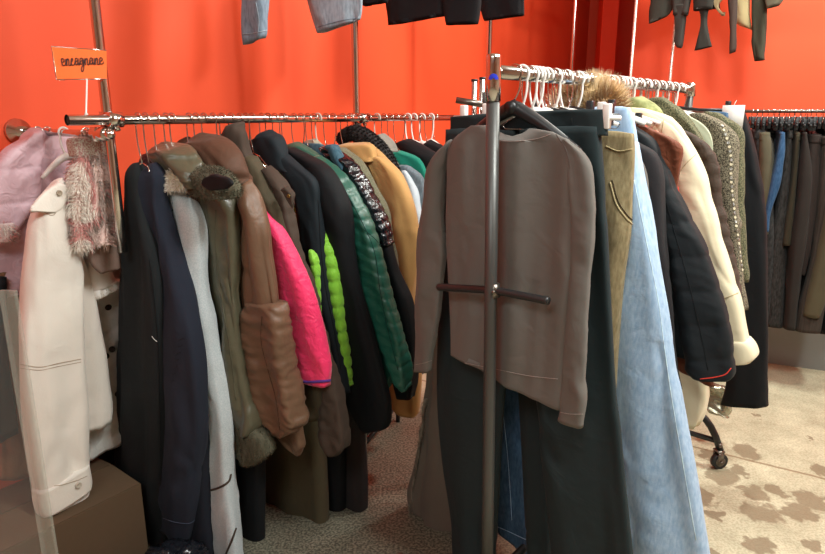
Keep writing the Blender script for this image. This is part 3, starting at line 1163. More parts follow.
# 2 navy coat
g = garment('wool_coat', 'long navy wool coat beside the black coat', 'coat', RL, 145.5, 'wire', what='long navy wool coat', zb=.3, stem=.135, span=.045, drop=.04)
bd = piece(g, 'body', m_navy, [(147, 166, 158, 163), (144, 172, 167, 172), (142, 200, 172, 200), (142, 235, 178, 235), (140, 262, 183, 262), (145, 300, 194, 300), (150, 350, 205, 350), (158, 400, 208, 400), (160, 440, 207, 440), (160, 480, 202, 480), (158, 520, 197, 520), (160, 529, 195, 534)], T=.055, rows=80, fold=.01)
seam(bd, 'hem_stitching', cloth_mat('blue_grey_thread', S(66, 74, 92), .8), [(163, 518), (175, 522), (190, 523), (196, 519)], .001)
seam(bd, 'zip_end', silver, [(158, 505), (160, 512), (161, 520)], .0022, n=8)
for k in range(7):
    seam(bd, 'pleat_mark', m_pitch, [(179 - k * 1.5, 340 + k * 7), (184 - k * 1.6, 338 + k * 7)], .0008, n=5)
# 3 light grey coat with fur collar
g = garment('wool_coat', 'light grey wool coat with beige fur collar and dark trim', 'coat', RL, 166, 'wire', what='light grey wool coat', zb=.2, stem=.165, span=.09, drop=.06)
bd = piece(g, 'body', m_grey, [(164, 184, 186, 182), (163, 196, 193, 195), (168, 215, 201, 215), (175, 240, 205, 240), (180, 280, 208, 280), (186, 330, 217, 330), (190, 380, 226, 380), (192, 420, 231, 420), (192, 470, 233, 470), (196, 520, 240, 520), (200, 572, 247, 572)], T=.05, rows=80, fold=.01, ffreq=(14, 1.5))
seam(bd, 'dark_trim', m_dkbrown, [(199, 496), (208, 491), (218, 488), (229, 481), (231, 474)], .004, off=0)
seam(bd, 'dark_trim', m_dkbrown, [(226, 554), (232, 540), (236, 528)], .004, off=0, n=10)
cl = piece(g, 'collar', m_beige, [(167, 173, 176, 171), (163, 178, 184, 175), (164, 184, 188, 183), (168, 190, 187, 190)], T=.035, rows=14, off=.03, fold=.006)
fur(cl, 'fur_collar', [m_beige, furA[0]], 3500, .013, .0009, seed=21)
# dark jacket collar peeking with shiny button
g = garment('leather_jacket', 'dark maroon leather jacket collar peeking above the grey coat', 'jacket', RL, 172, 'wire', what='dark maroon leather jacket', zb=.8, stem=.13, span=.07)
m_maroon = cloth_mat('maroon_leather', S(52, 30, 30), .4, 'leather')
torso(g, m_maroon, 1.39, .85, .14, .15, oc=-.06, T=.03)
bd = piece(g, 'collar', m_maroon, [(142, 155, 166, 152), (150, 160, 180, 160), (160, 168, 192, 172), (170, 176, 196, 184)], T=.03, rows=20, fold=.006)
button(bd, 'snap_button', silver, 173, 165, .006)
# 4 olive parka with fur hood
g = garment('hooded_parka', 'shiny olive parka with pile-lined hood and drooping knitted cuff', 'parka', RL, 189, 'wire', what='shiny olive parka', zb=.6, stem=.14, span=.09)
torso(g, m_olive_sat, 1.38, .72, .17, .18, T=.04)
hd = piece(g, 'hood', m_olive_sat, [(150, 150, 165, 142), (152, 158, 188, 147), (160, 172, 200, 160), (172, 182, 206, 174), (182, 188, 206, 186)], T=.045, rows=40, fold=.014, off=.085, wrinkle=.006)
rf = piece(g, 'hood_trim', m_olive_knit, [(186, 172, 200, 166), (184, 186, 225, 170), (190, 196, 238, 183), (200, 200, 240, 196)], T=.045, rows=24, fold=.006, off=.085)
fur(rf, 'pile', [m_olive_knit, m_dkbrown2], 3500, .009, .0009, seed=4)
op = piece(g, 'hood_opening', m_pitch, [(209, 176, 220, 175), (203, 180, 229, 177), (202, 186, 233, 182), (209, 191, 228, 188)], T=.012, rows=14, off=.137, fold=0)
sl = piece(g, 'sleeve', m_olive_sat, [(205, 188, 226, 185), (206, 200, 235, 198), (209, 240, 240, 240), (214, 280, 243, 280), (219, 300, 245, 300), (224, 350, 249, 350), (229, 400, 256, 400), (234, 426, 260, 424), (238, 432, 256, 430)], T=.05, rows=80, fold=.01, wrinkle=.0015, off=.02)
cf = piece(g, 'cuff', m_olive_knit, [(232, 424, 262, 422), (231, 436, 271, 432), (233, 450, 274, 444), (238, 459, 268, 453), (244, 463, 258, 460)], T=.05, rows=24, fold=.004, off=.01)
fur(cf, 'pile', [m_olive_knit, m_dkbrown2], 2500, .006, .0009, seed=6)
seam(sl, 'sleeve_seam', m_olive_knit, [(216, 210), (216, 250), (222, 300), (230, 350), (236, 400)], .0015)
# 5 brown coat
g = garment('hooded_coat', 'brown satin coat with hood and crinkled quilted sleeve end', 'coat', RL, 204, 'wire', what='brown satin coat', zb=.6)
torso(g, m_brown_sat, 1.42, .62, .18, .2, T=.04, fold=.012)
piece(g, 'hood', cloth_mat('brown_hood', S(84, 58, 44), .6, 'satin'), [(188, 140, 203, 133), (182, 148, 222, 138), (192, 160, 236, 152), (205, 172, 243, 168), (222, 184, 248, 184)], T=.06, rows=30, fold=.014, off=.03, seed=12)
piece(g, 'hood_back', cloth_mat('brown_hood_dark', S(66, 52, 42), .7, 'wool'), [(176, 142, 190, 137), (173, 152, 200, 146), (176, 162, 206, 158), (186, 168, 204, 168)], T=.04, rows=16, fold=.008, off=.02)
sl = piece(g, 'sleeve', m_brown_sat, [(238, 186, 252, 180), (238, 200, 262, 197), (240, 215, 268, 212), (243, 260, 277, 258), (246, 300, 284, 298), (250, 340, 288, 338)], T=.052, rows=50, fold=.016, ffreq=(11, 1.2), off=.02)
lo = piece(g, 'quilted_sleeve_end', m_brown_sat, [(247, 303, 287, 301), (246, 312, 289, 310), (249, 345, 293, 342), (253, 375, 297, 372), (257, 402, 301, 402), (264, 425, 302, 422), (270, 434, 293, 432), (275, 438, 284, 437)], T=.062, rows=70, fold=.010, wrinkle=.006, quilt=(.085, .005, .2), off=.02)
seam(lo, 'quilt_seam', cloth_mat('brown_thread', S(70, 50, 38), .8), [(262, 316), (261, 340), (268, 370), (276, 400), (280, 430)], .0016, off=0)
piece(g, 'back_flap', m_brown_sat, [(262, 400, 296, 398), (270, 430, 302, 428), (282, 445, 304, 444), (294, 456, 300, 456)], T=.03, rows=20, off=-.04)
# 6 hot pink
g = garment('fleece_jacket', 'hot pink lightweight jacket with purple hem binding', 'jacket', RL, 222, 'wire', what='hot pink jacket', zb=.8)
bd = piece(g, 'body', m_pinkhot, [(243, 176, 249, 174), (249, 188, 262, 192), (254, 204, 271, 205), (262, 240, 290, 240), (268, 275, 306, 275), (276, 320, 321, 320), (286, 350, 328, 350), (293, 370, 331, 368), (299, 383, 331, 382)], T=.04, rows=70, fold=.006, wrinkle=.0015)
seam(bd, 'hem_binding', m_purple, [(300, 381), (308, 382), (320, 381.5), (330, 380.5)], .0055, off=-.001, n=24)
seam(bd, 'hem_binding', m_purple, [(300, 384), (308, 385), (320, 384.5), (330, 383)], .0055, off=-.006, n=24)
# 7 dark brown with tall hood
g = garment('hooded_jacket', 'dark brown cotton jacket with tall pointed hood and padded sleeve', 'jacket', RL, 231, 'wire', what='dark brown hooded jacket', zb=.6)
piece(g, 'hood', m_dkbrown, [(226, 126, 246, 122), (221, 138, 251, 130), (219, 150, 254, 150), (228, 165, 263, 168), (240, 180, 277, 188)], T=.05, rows=30, fold=.01, seed=8)
bd = piece(g, 'body', m_dkbrown2, [(232, 158, 256, 156), (240, 180, 272, 182), (250, 200, 284, 200), (258, 240, 296, 240), (268, 275, 308, 275), (280, 320, 322, 320), (290, 350, 331, 350), (298, 384, 334, 386), (300, 405, 332, 408), (304, 420, 326, 414)], T=.035, rows=70, fold=.012)
sl = piece(g, 'sleeve', m_dkbrown, [(262, 170, 272, 166), (272, 190, 291, 188), (278, 215, 297, 212), (286, 245, 304, 243), (296, 275, 314, 275), (308, 320, 326, 318), (318, 360, 338, 358), (324, 390, 345, 388), (323, 420, 349, 418), (325, 445, 350, 442), (330, 454, 345, 451)], T=.045, rows=90, fold=.008, wrinkle=.003, off=-.01)
fr = piece(g, 'epaulette', m_dkbrown, [(280, 190, 290, 186), (284, 198, 296, 194), (290, 208, 297, 200)], T=.02, rows=8, off=.035)
button(fr, 'snap_button', brass, 289, 196, .006)
# 8 ink black softshell
g = garment('hooded_jacket', 'blue-black softshell jacket with rounded hood', 'jacket', RL, 262, 'wire', what='blue-black softshell jacket', zb=.8)
piece(g, 'hood', m_inkblack, [(256, 135, 272, 130), (250, 143, 282, 136), (256, 155, 288, 148), (266, 165, 292, 160), (278, 172, 300, 172)], T=.055, rows=30, fold=.010)
bd = piece(g, 'body', m_inkblack, [(268, 156, 286, 152), (276, 168, 302, 166), (288, 182, 317, 180), (296, 205, 321, 203), (300, 240, 324, 240), (306, 290, 330, 290), (314, 320, 336, 320), (326, 360, 344, 360), (334, 390, 350, 392)], T=.035, rows=60, fold=.006)
seam(bd, 'sleeve_seam', m_pitch, [(318, 200), (321, 250), (326, 290), (334, 330), (341, 370)], .0014)
# 9 lime puffer
g = garment('puffer_jacket', 'lime green puffer jacket glimpsed between dark jackets', 'jacket', RL, 268, 'wire', what='lime green puffer jacket', zb=.8)
bd = piece(g, 'body', m_lime, [(256, 150, 263, 152), (266, 170, 285, 172), (285, 205, 318, 206), (300, 228, 328, 228), (308, 258, 338, 256), (314, 290, 343, 290), (320, 320, 346, 320), (328, 350, 350, 350), (336, 384, 353, 384)], T=.035, rows=130, fold=.003, quilt=(.046, .0085, 0), off=.0)
piece(g, 'sleeve', m_lime, [(308, 250, 316, 252), (310, 262, 320, 262), (313, 285, 321, 285), (316, 312, 322, 312)], T=.03, rows=50, fold=.002, quilt=(.046, .004, 0), off=.085)
# 10 pitch black
g = garment('padded_jacket', 'plain black jacket between lime and emerald jackets', 'jacket', RL, 275, 'wire', what='plain black jacket', zb=.7)
bd = piece(g, 'body', m_pitch, [(282, 150, 296, 148), (300, 170, 330, 168), (312, 195, 345, 195), (318, 240, 352, 240), (324, 290, 362, 290), (330, 330, 374, 330), (336, 370, 384, 370), (344, 400, 390, 400), (352, 420, 386, 424), (360, 432, 374, 430)], T=.035, rows=60, fold=.010)
# 11 green puffer
g = garment('puffer_jacket', 'emerald green quilted satin jacket with pointed sleeve', 'jacket', RL, 294, 'wire', what='emerald green quilted jacket', zb=.8)
piece(g, 'body', m_green, [(284, 146, 300, 142), (296, 156, 320, 154), (312, 175, 340, 172), (325, 200, 360, 200), (338, 240, 378, 240), (346, 280, 388, 280), (352, 320, 396, 320), (352, 360, 398, 360), (350, 410, 372, 412), (354, 422, 366, 422)], T=.035, rows=60, fold=.006)
sl = piece(g, 'sleeve', m_green, [(306, 160, 322, 156), (322, 175, 342, 170), (336, 195, 358, 192), (344, 225, 373, 222), (350, 260, 384, 256), (360, 300, 396, 298), (371, 335, 406, 330), (384, 362, 411, 356), (396, 384, 413, 374), (402, 391, 412, 386)], T=.05, rows=130, fold=.006, quilt=(.045, .006, -.55), off=.03, wrinkle=.001)
seam(sl, 'sleeve_seam', cloth_mat('dark_green_thread', S(14, 50, 42), .7), [(345, 190), (365, 228), (374, 250), (380, 290), (388, 330), (398, 370)], .0016, off=0)
seam(sl, 'sleeve_seam', cloth_mat('dark_green_thread', S(14, 50, 42), .7), [(362, 228), (376, 240), (384, 252)], .0016, off=0, n=12)
# 12 glossy black
g = garment('vinyl_jacket', 'glossy black puffer jacket behind the emerald one', 'jacket', RL, 308, 'wire', what='glossy black puffer jacket', zb=.7)
bd = piece(g, 'sleeve', m_gloss, [(318, 148, 334, 146), (332, 162, 352, 160), (346, 185, 368, 182), (356, 205, 379, 202), (366, 228, 389, 225), (374, 246, 393, 243)], T=.045, rows=70, fold=.005, quilt=(.036, .006, .1), wrinkle=.003, off=.01)
bd = piece(g, 'body', m_pitch, [(372, 238, 392, 238), (378, 270, 400, 268), (384, 300, 412, 298), (390, 340, 418, 340), (394, 380, 418, 380), (398, 398, 416, 396)], T=.04, rows=40, fold=.006, off=.0)
# 13 sage knit
g = garment('knit_jacket', 'sage tweed knit jacket with studded edge in front of camel jacket', 'jacket', RL, 318, 'clear', what='sage tweed knit jacket', zb=.7)
bd = piece(g, 'body', m_taupeknit, [(332, 150, 346, 148), (346, 166, 362, 162), (356, 185, 374, 182), (366, 205, 385, 203), (375, 225, 391, 224), (382, 248, 395, 247), (388, 275, 398, 275)], T=.035, rows=40)
for k in range(9):
    button(bd, 'stud', silver, 352 + k * 3.2, 166 + k * 7.0, .004)
cl = piece(g, 'collar', cloth_mat('pale_stone_cloth', S(150, 146, 128), .8), [(303, 142, 318, 139), (302, 147, 324, 145), (308, 152, 328, 154), (318, 158, 328, 158)], T=.03, rows=12, fold=.008)
# denim collar
g = garment('denim_jacket', 'teal denim jacket collar beside the camel jacket', 'jacket', RL, 314, 'wire', what='teal denim jacket', zb=.7)
torso(g, m_tealden, 1.39, .9, .10, .12, T=.022, oc=-.02)
piece(g, 'collar', m_tealden, [(324, 146, 338, 145), (322, 156, 343, 153), (330, 166, 348, 166), (342, 176, 352, 178)], T=.03, rows=16, off=.05, fold=.01)
seam(g.root.children[-1], 'collar_stitching', cloth_mat('tan_thread', S(150, 140, 110), .8), [(325, 158), (330, 165), (336, 171)], .0009, n=10)
# 14 camel
g = garment('cotton_jacket', 'camel tan cotton jacket with stand collar', 'jacket', RL, 343, 'wire', what='camel tan jacket', zb=.6)
bd = piece(g, 'body', m_camel, [(336, 146, 370, 142), (342, 156, 384, 154), (356, 175, 398, 172), (372, 205, 404, 205), (386, 250, 410, 250), (392, 300, 420, 300), (390, 350, 422, 350), (388, 392, 421, 388), (390, 406, 420, 410), (398, 412, 418, 416)], T=.04, rows=60, fold=.010)
sl = piece(g, 'sleeve', m_camel, [(362, 156, 388, 158), (370, 172, 402, 172), (376, 190, 411, 190), (382, 215, 418, 212), (388, 240, 421, 240), (392, 270, 421, 272), (398, 300, 418, 300), (404, 320, 416, 318)], T=.05, rows=60, fold=.012, off=.03)
cl = piece(g, 'collar', m_camel, [(335, 147, 352, 143), (336, 152, 372, 144), (346, 160, 377, 154), (360, 163, 378, 160)], T=.035, rows=14, off=.05, fold=.005)
seam(sl, 'armhole_seam', cloth_mat('camel_thread', S(150, 112, 62), .8), [(366, 160), (374, 178), (378, 200), (384, 230)], .0014)
# 15 black fur collar
g = garment('fur_coat', 'black shaggy fur coat collar rising behind the camel jacket', 'coat', RL, 350, 'wire', what='black shaggy fur coat', zb=.6)
torso(g, m_pitch, 1.36, .75, .15, .16, T=.04, oc=.05)
bmc = bmesh.new()
tube(bmc, [on_plane(x_, y_, g.P, g.a) for x_, y_ in catmull([(340., 142.), (346., 135.), (357., 133.), (370., 141.), (382., 153.), (392., 168.), (398., 182.)], 26)], [.012 + .020 * math.sin(PI * min(1, .12 + .8 * k_ / 25)) for k_ in range(26)], 16)
bd = obj('collar', bmc, m_blackfur, g.root)
fur(bd, 'fur', m_blackfur, 12000, .010, .0008, seed=14, shag=.35)
# 16 pile further down the rail
g = garment('wool_hat_jacket', 'grey hooded sweatshirt bundled behind the black fur collar', 'sweatshirt', RL, 368, 'wire', what='grey hooded sweatshirt', zb=.8)
g.root.name = 'hooded_sweatshirt'
torso(g, cloth_mat('mid_grey_jersey', S(126, 122, 114), .9), 1.37, .8, .13, .14, T=.035, oc=.02)
piece(g, 'hood', cloth_mat('mid_grey_jersey', S(126, 122, 114), .9), [(374, 136, 386, 134), (375, 144, 394, 142), (382, 152, 398, 152)], T=.05, rows=14, fold=.01)
g = garment('fleece_jacket', 'teal green fleece shoulder near the end of the long rail', 'jacket', RL, 384, 'wire', what='teal green fleece', zb=.8)
piece(g, 'body', cloth_mat('teal_green_fleece', S(28, 128, 108), .9), [(390, 154, 402, 151), (396, 164, 420, 158), (402, 176, 428, 172), (404, 190, 429, 186), (406, 230, 428, 230), (408, 300, 430, 300)], T=.03, rows=30)
g = garment('denim_jacket', 'grey-blue denim jacket edge below the teal shoulder', 'jacket', RL, 377, 'clear', what='grey-blue denim jacket', zb=.8)
piece(g, 'body', cloth_mat('grey_blue_denim', S(92, 104, 112), .85, 'denim'), [(396, 166, 410, 166), (400, 178, 422, 176), (404, 200, 427, 196), (408, 230, 427, 230), (410, 290, 428, 290), (410, 370, 426, 372)], T=.03, rows=40)
piece(g, 'lining', cloth_mat('pale_lining', S(186, 196, 204), .7), [(400, 172, 406, 171), (406, 190, 414, 188), (410, 210, 419, 210), (414, 228, 421, 230)], T=.012, rows=20, off=.035)
g = garment('knit_pullover', 'black knitted pullover crumpled over its hanger near the rail end', 'pullover', RL, 396, 'wire', what='black knitted pullover', zb=.8)
piece(g, 'body', m_pitch, [(396, 143, 410, 139), (394, 150, 426, 146), (400, 155, 440, 154), (412, 160, 442, 160), (416, 220, 440, 220), (418, 300, 440, 300)], T=.04, rows=40, fold=.012)
g = garment('knit_pullover', 'brown-grey pullover sagging between black pullover and taupe top', 'pullover', RL, 408, 'white', what='brown-grey pullover', zb=.8)
piece(g, 'body', cloth_mat('brown_grey_knit', S(98, 82, 74), .9), [(408, 156, 420, 154), (414, 162, 442, 160), (420, 180, 444, 178), (422, 260, 442, 260), (422, 350, 440, 350)], T=.03, rows=36)
g = garment('knit_pullover', 'black scarf-like pullover heaped beside the rolling rack', 'pullover', RL, 422, 'white', what='heaped black pullover', zb=.9)
piece(g, 'body', m_pitch, [(420, 146, 432, 140), (418, 152, 446, 148), (424, 160, 452, 158), (430, 220, 452, 220), (432, 300, 450, 300)], T=.04, rows=36, fold=.012)
# spare hangers bunched at the end of the rail
for i, x in enumerate((213, 240, 246, 284, 301, 326, 333, 357, 362, 390, 402, 414, 418, 427, 431, 435)):
    s_ = RL.s_at(x)
    k = ['wire', 'wire', 'white'][i % 3] if x > 400 else 'wire'
    t_ = hanger(RL, s_, '', k, span=.10, flip=1 if i % 2 else -1, stem=.11, drop=.06)
    t_['label'] = 'bare thin metal hanger hook squeezed between jackets on the long rail' if k == 'wire' else 'bare white plastic hanger near the far end of the long rail'
    t_['group'] = 'bare metal hangers on the long rail' if k == 'wire' else 'bare white hangers on the long rail'

# long coats low down, hanging deeper on the rail
g = garment('long_coat', 'long dark olive coat reaching low beneath the brown jacket', 'coat', RL, 252, 'wire', what='long dark olive coat', zb=.1)
bd = piece(g, 'body', m_longolive, [(232, 250, 262, 248), (236, 300, 300, 300), (236, 380, 316, 380), (236, 430, 320, 420), (240, 470, 323, 460), (244, 520, 325, 520), (246, 575, 326, 575)], T=.06, rows=60, fold=.014, ffreq=(10, .6), off=-.02)
g = garment('long_coat', 'long black coat with rounded hem corner below the blue-black jacket', 'coat', RL, 282, 'wire', what='long black coat with rounded hem', zb=.2)
bd = piece(g, 'body', cloth_mat('charcoal_black', S(44, 40, 40), .85), [(310, 250, 330, 250), (316, 300, 352, 300), (318, 380, 362, 380), (322, 430, 365, 430), (325, 500, 367, 500), (326, 532, 366, 530), (330, 541, 362, 539)], T=.045, rows=60, fold=.006, off=-.02)
g = garment('long_skirt', 'long black skirt in the gap beside the olive coat', 'skirt', RL, 268, 'wire', what='long black skirt', zb=.1)
bd = piece(g, 'body', m_pitch, [(280, 300, 320, 300), (290, 380, 340, 380), (300, 440, 345, 440), (305, 500, 345, 500), (300, 575, 340, 575)], T=.045, rows=40, fold=.006, off=-.035)
g = garment('long_skirt', 'long black garment hanging behind the light grey coat', 'skirt', RL, 196, 'wire', what='long black garment behind the grey coat', zb=.1, stem=.16, span=.05)
bd = piece(g, 'body', m_pitch, [(205, 260, 240, 260), (205, 380, 262, 380), (206, 450, 262, 450), (208, 520, 262, 520), (210, 575, 262, 575)], T=.045, rows=40, fold=.006, off=-.03)
g = garment('long_dress', 'long dark navy dress between the navy and grey coats at floor level', 'dress', RL, 156, 'wire', what='long dark navy dress', zb=.1, stem=.16, span=.05)
bd = piece(g, 'body', cloth_mat('midnight_blue', S(28, 31, 40), .85), [(150, 250, 180, 250), (158, 400, 206, 400), (160, 480, 208, 480), (150, 530, 212, 530), (146, 590, 215, 590)], T=.045, rows=40, fold=.008)

# ================================================================== high rail garments over the left wall
m_jean1 = cloth_mat('grey_blue_denim_faded', S(104, 118, 132), .9, 'denim', var=.25)
m_jean2 = cloth_mat('stone_denim', S(124, 136, 146), .9, 'denim', var=.3)
m_topblack = cloth_mat('black_jersey', S(24, 22, 24), .9)


def top_garment(name, label, cat, xh, parts, what):
    g = garment(name, label, cat, UR, 0, 'wire', s=UR.s_at(xh, 0), what=what, zb=1.8)
    last = None
    for (nm, mt, pts, T, off) in parts:
        last = piece(g, nm, mt, pts, T=T * .55, rows=36, off=off, fold=.007)
    return g, last


g, l = top_garment('denim_jacket', 'faded grey-blue denim jacket hanging high above the left rail', 'jacket', 205,
                   [('body', m_jean1, [(212, -170, 240, -165), (205, -130, 255, -125), (215, -60, 250, -60)], .04, 0),
                    ('sleeve', m_jean1, [(232, -160, 252, -158), (238, -90, 262, -90), (241, -40, 266, -40), (242, 0, 268, 0), (243, 36, 267, 34), (244, 44, 266, 39)], .045, 0)], 'faded denim jacket above')
seam(l, 'cuff_seam', m_jean2, [(243, 34), (255, 33), (267, 30)], .0014, n=12)
seam(l, 'sleeve_seam', m_jean2, [(256, 2), (259, 20), (258, 36)], .0012, n=12)
g, l = top_garment('denim_shorts', 'stone-washed denim jeans hanging high with frayed hem', 'jeans', 300,
                   [('waist', m_jean2, [(285, -120, 330, -118), (288, -60, 350, -60)], .03, 0),
                    ('leg', m_jean2, [(292, -70, 340, -70), (300, -30, 360, -30), (308, 0, 363, 0), (314, 20, 363, 14), (319, 31, 361, 22)], .04, 0)], 'stone-washed jeans')
g.root.name = 'blue_jeans'
seam(l, 'hem_seam', m_jean1, [(318, 27), (335, 22), (350, 19), (362, 18)], .0016, n=16)
g, l = top_garment('jersey_shirt', 'thin black jersey whose sleeve end shows at the upper edge of frame', 'top', 345,
                   [('sleeve', m_topblack, [(335, -110, 365, -110), (350, -50, 380, -50), (360, 0, 388, -2), (364, 5, 388, 4)], .03, 0)], 'thin black jersey')
g, l = top_garment('black_sweatshirt', 'black sweatshirt hanging high left of centre, ribbed hem showing', 'sweatshirt', 395,
                   [('body', m_topblack, [(385, -100, 430, -100), (380, -50, 450, -50), (384, 0, 455, 0), (387, 22, 452, 18)], .04, 0),
                    ('sleeve', m_topblack, [(430, -90, 450, -90), (436, -40, 470, -40), (442, 0, 480, 0), (444, 17, 478, 18), (446, 24, 476, 25)], .04, .02)], 'black sweatshirt')
g, l = top_garment('black_cardigan', 'small black cardigan end hanging high beside the rolling rack post', 'cardigan', 455,
                   [('body', m_topblack, [(455, -70, 500, -70), (465, -30, 520, -30), (478, 0, 524, 0), (484, 19, 524, 17)], .04, 0)], 'black cardigan')

# ================================================================== the rolling rack
D2v = D2
N2 = RR.n
rk = thing('rolling_rack', 'dark steel rolling clothes rack with chrome top post and short hand bar in front', 'rack', (n0.x, n0.y, 0))


def on_line(z, P, tilt):
    return Vector((P.x + tilt.x * (1.6 - z), P.y + tilt.y * (1.6 - z), z))


tilt = Vector((.018, 0, 0))
bm = bmesh.new()
n0p = n0 + Vector((-.007, 0, 0))
tube(bm, [on_line(z, n0p, tilt) for z in (.12, .5, 1.0, 1.535)], .0165, 24)
obj('post', bm, darktube, rk)
bm = bmesh.new()
tube(bm, [on_line(z, n0p, tilt) for z in (1.532, 1.575, 1.632, 1.638, 1.641)], [.0182, .0182, .0182, .0165, .012], 28)
tp = obj('post_top', bm, chrome, rk, label='chrome top section of the post')
bm = bmesh.new()
pb = n0 + Vector((0, 0, 1.612))
for k in range(24):
    pass
tree = bvh_of(tp)
ring = []
cx_, cy_ = 493.5, 77.5
c3, nn = hit(tree, cx_, cy_, .0006)
cen = hit(tree, cx_, cy_, .0012)[0]
grid = []
for r_ in (.34, .67, 1.0):
    row = []
    for k in range(15):
        th = PI * k / 14
        row.append(hit(tree, cx_ - 4.6 * r_ * math.cos(th), cy_ + 2 - 6.0 * r_ * math.sin(th), .0012)[0])
    grid.append(row)
if cen is not None and all(p_ is not None for row in grid for p_ in row):
    c_v = bm.verts.new(cen)
    gv = [[bm.verts.new(p_) for p_ in row] for row in grid]
    for k in range(14):
        bm.faces.new((c_v, gv[0][k], gv[0][k + 1]))
        for r_ in range(2):
            bm.faces.new((gv[r_][k], gv[r_ + 1][k], gv[r_ + 1][k + 1], gv[r_][k + 1]))
    obj('blue_mark', bm, blue_mark, tp)
else:
    print('NO BLUE MARK')
    bm.free()
# hand bar
hb = on_line(1.06, n0, tilt)
bm = bmesh.new()
ha = (on_plane(548, 300, hb, N2) - on_plane(439, 286.5, hb, N2))
eL = on_plane(438, 287, hb, N2)
eR = on_plane(549, 301, hb, N2)
tube(bm, [eL, eL + (hb - eL) * .04, hb, eR - (eR - hb) * .04, eR], [.0095, .0105, .0105, .0105, .0095], 16)
obj('hand_bar', bm, blackmetal, rk)
bm = bmesh.new()
tube(bm, [hb + Vector((0, 0, -.018)), hb + Vector((0, 0, .018))], .0165, 18)
ball(bm, hb + Vector((-.002, -.0185, 0)), .005)
obj('hand_bar_bracket', bm, steel, rk)
# far post and top tube
bm = bmesh.new()
tube(bm, [f0 + Vector((0, 0, .12)), f0 + Vector((0, 0, 1.6))], .015, 16)
obj('post', bm, darktube, rk)
bm = bmesh.new()
tube(bm, [n0 + D2 * .012 + Vector((0, 0, 1.6)), n0.lerp(f0, .5) + Vector((0, 0, 1.6)), f0 + D2 * .02 + Vector((0, 0, 1.6))], .0165, 18)
obj('top_rail', bm, chrome, rk)
bm = bmesh.new()
tube(bm, [f0 + Vector((0, 0, 1.575)), f0 + Vector((0, 0, 1.622)), f0 + Vector((0, 0, 1.63))], [.021, .021, .015], 16)
obj('rail_joint', bm, chrome, rk)


def caster(P, face):
    P = Vector(P)
    f = Vector(face).normalized()
    side = Vector((-f.y, f.x, 0))
    bm = bmesh.new()
    c = Vector((P.x, P.y, .036))
    tube(bm, [c - side * .012, c - side * .011, c + side * .011, c + side * .012], [.031, .036, .036, .031], 28)
    wl = obj('caster_wheel', bm, rubber, rk)
    bm = bmesh.new()
    tube(bm, [c - side * .0135, c + side * .0135], .022, 20)
    tube(bm, [c - side * .022, c + side * .022], .005, 10)
    obj('hub', bm, steel, wl)
    bm = bmesh.new()
    for s_ in (-1, 1):
        box(bm, c + side * .018 * s_ + Vector((0, 0, .022)) - f * .006, f, (.013, .0015, .028))
    box(bm, c + Vector((0, 0, .05)) - f * .006, f, (.016, .02, .003))
    tube(bm, [c + Vector((0, 0, .05)) - f * .006, c + Vector((0, 0, .085)) - f * .006], .0095, 12)
    obj('caster_fork', bm, steel, wl)


def base_leg(F0, sgn, top=.25):
    wv = Vector(F0)
    # inverted U foot: rises from each caster, runs across
    e1 = floor_at(718, 462) if sgn == 'far' else None
    bm = bmesh.new()
    L1 = .30
    pts = []
    for k in range(-12, 13):
        u = k / 12
        z = .085 + (top - .085) * (1 - abs(u) ** 5)
        pts.append(wv + N2 * (L1 * (1 - (1 - min(1, abs(u) * 1.0)) ** 1.0) * (1 if u > 0 else -1) if u else 0) + Vector((0, 0, z)))
    tube(bm, pts, .015, 14)
    obj('foot_tube', bm, blackmetal, rk)
    bm = bmesh.new()
    tube(bm, [wv - N2 * .285 + Vector((0, 0, min(.125, top - .01))), wv + N2 * .285 + Vector((0, 0, min(.125, top - .01)))], .012, 12)
    obj('cross_brace', bm, blackmetal, rk)
    for s_ in (-1, 1):
        caster(wv + N2 * (L1 * s_), D2 * .6 + N2 * .5)


ff = floor_at(718, 468)
ffb = Vector((ff.x, ff.y, 0)) - N2 * .30
base_leg(ffb, 'far')
base_leg(n0, 'near', .088)
bm = bmesh.new()
tube(bm, [n0 + Vector((0, 0, .14)), ffb + Vector((0, 0, .14))], .013, 12)
tube(bm, [ffb + Vector((0, 0, .2)), f0 + Vector((0, 0, .2))], .014, 12)
obj('base_rail', bm, blackmetal, rk)

# neighbouring rack whose two post tops show behind the white clip hanger
sp_ = thing('garment_rack', 'second chrome rack, only its twin capped post tops showing behind the front post', 'rack', (.24, 2.4, 0))
for (x, y, k) in ((474.5, 80, 0), (482.5, 78, 1)):
    p_ = at(x, y, 2.35)
    bm = bmesh.new()
    tube(bm, [Vector((p_.x, p_.y, 0.02)), Vector((p_.x, p_.y, p_.z - .004)), Vector((p_.x, p_.y, p_.z))], [.0115, .0115, .009], 14)
    obj('post', bm, chrome, sp_)
    bm = bmesh.new()
    tube(bm, [Vector((p_.x, p_.y, p_.z - .006)), Vector((p_.x, p_.y, p_.z + .003))], .0122, 14)
    obj('end_cap', bm, black_plastic, sp_)
bm = bmesh.new()
pa, pb_ = at(456, 100, 2.3), at(486, 105, 2.3)
tube(bm, [pa, pb_], .0115, 10)
obj('side_arm', bm, steel, sp_)
bm = bmesh.new()
pc_ = at(486, 101, 2.2)
box(bm, pc_, (1, -.3, 0), (.012, .003, .03))
obj('bracket', bm, cloth_mat('grey_bracket', S(92, 92, 90), .5), sp_)

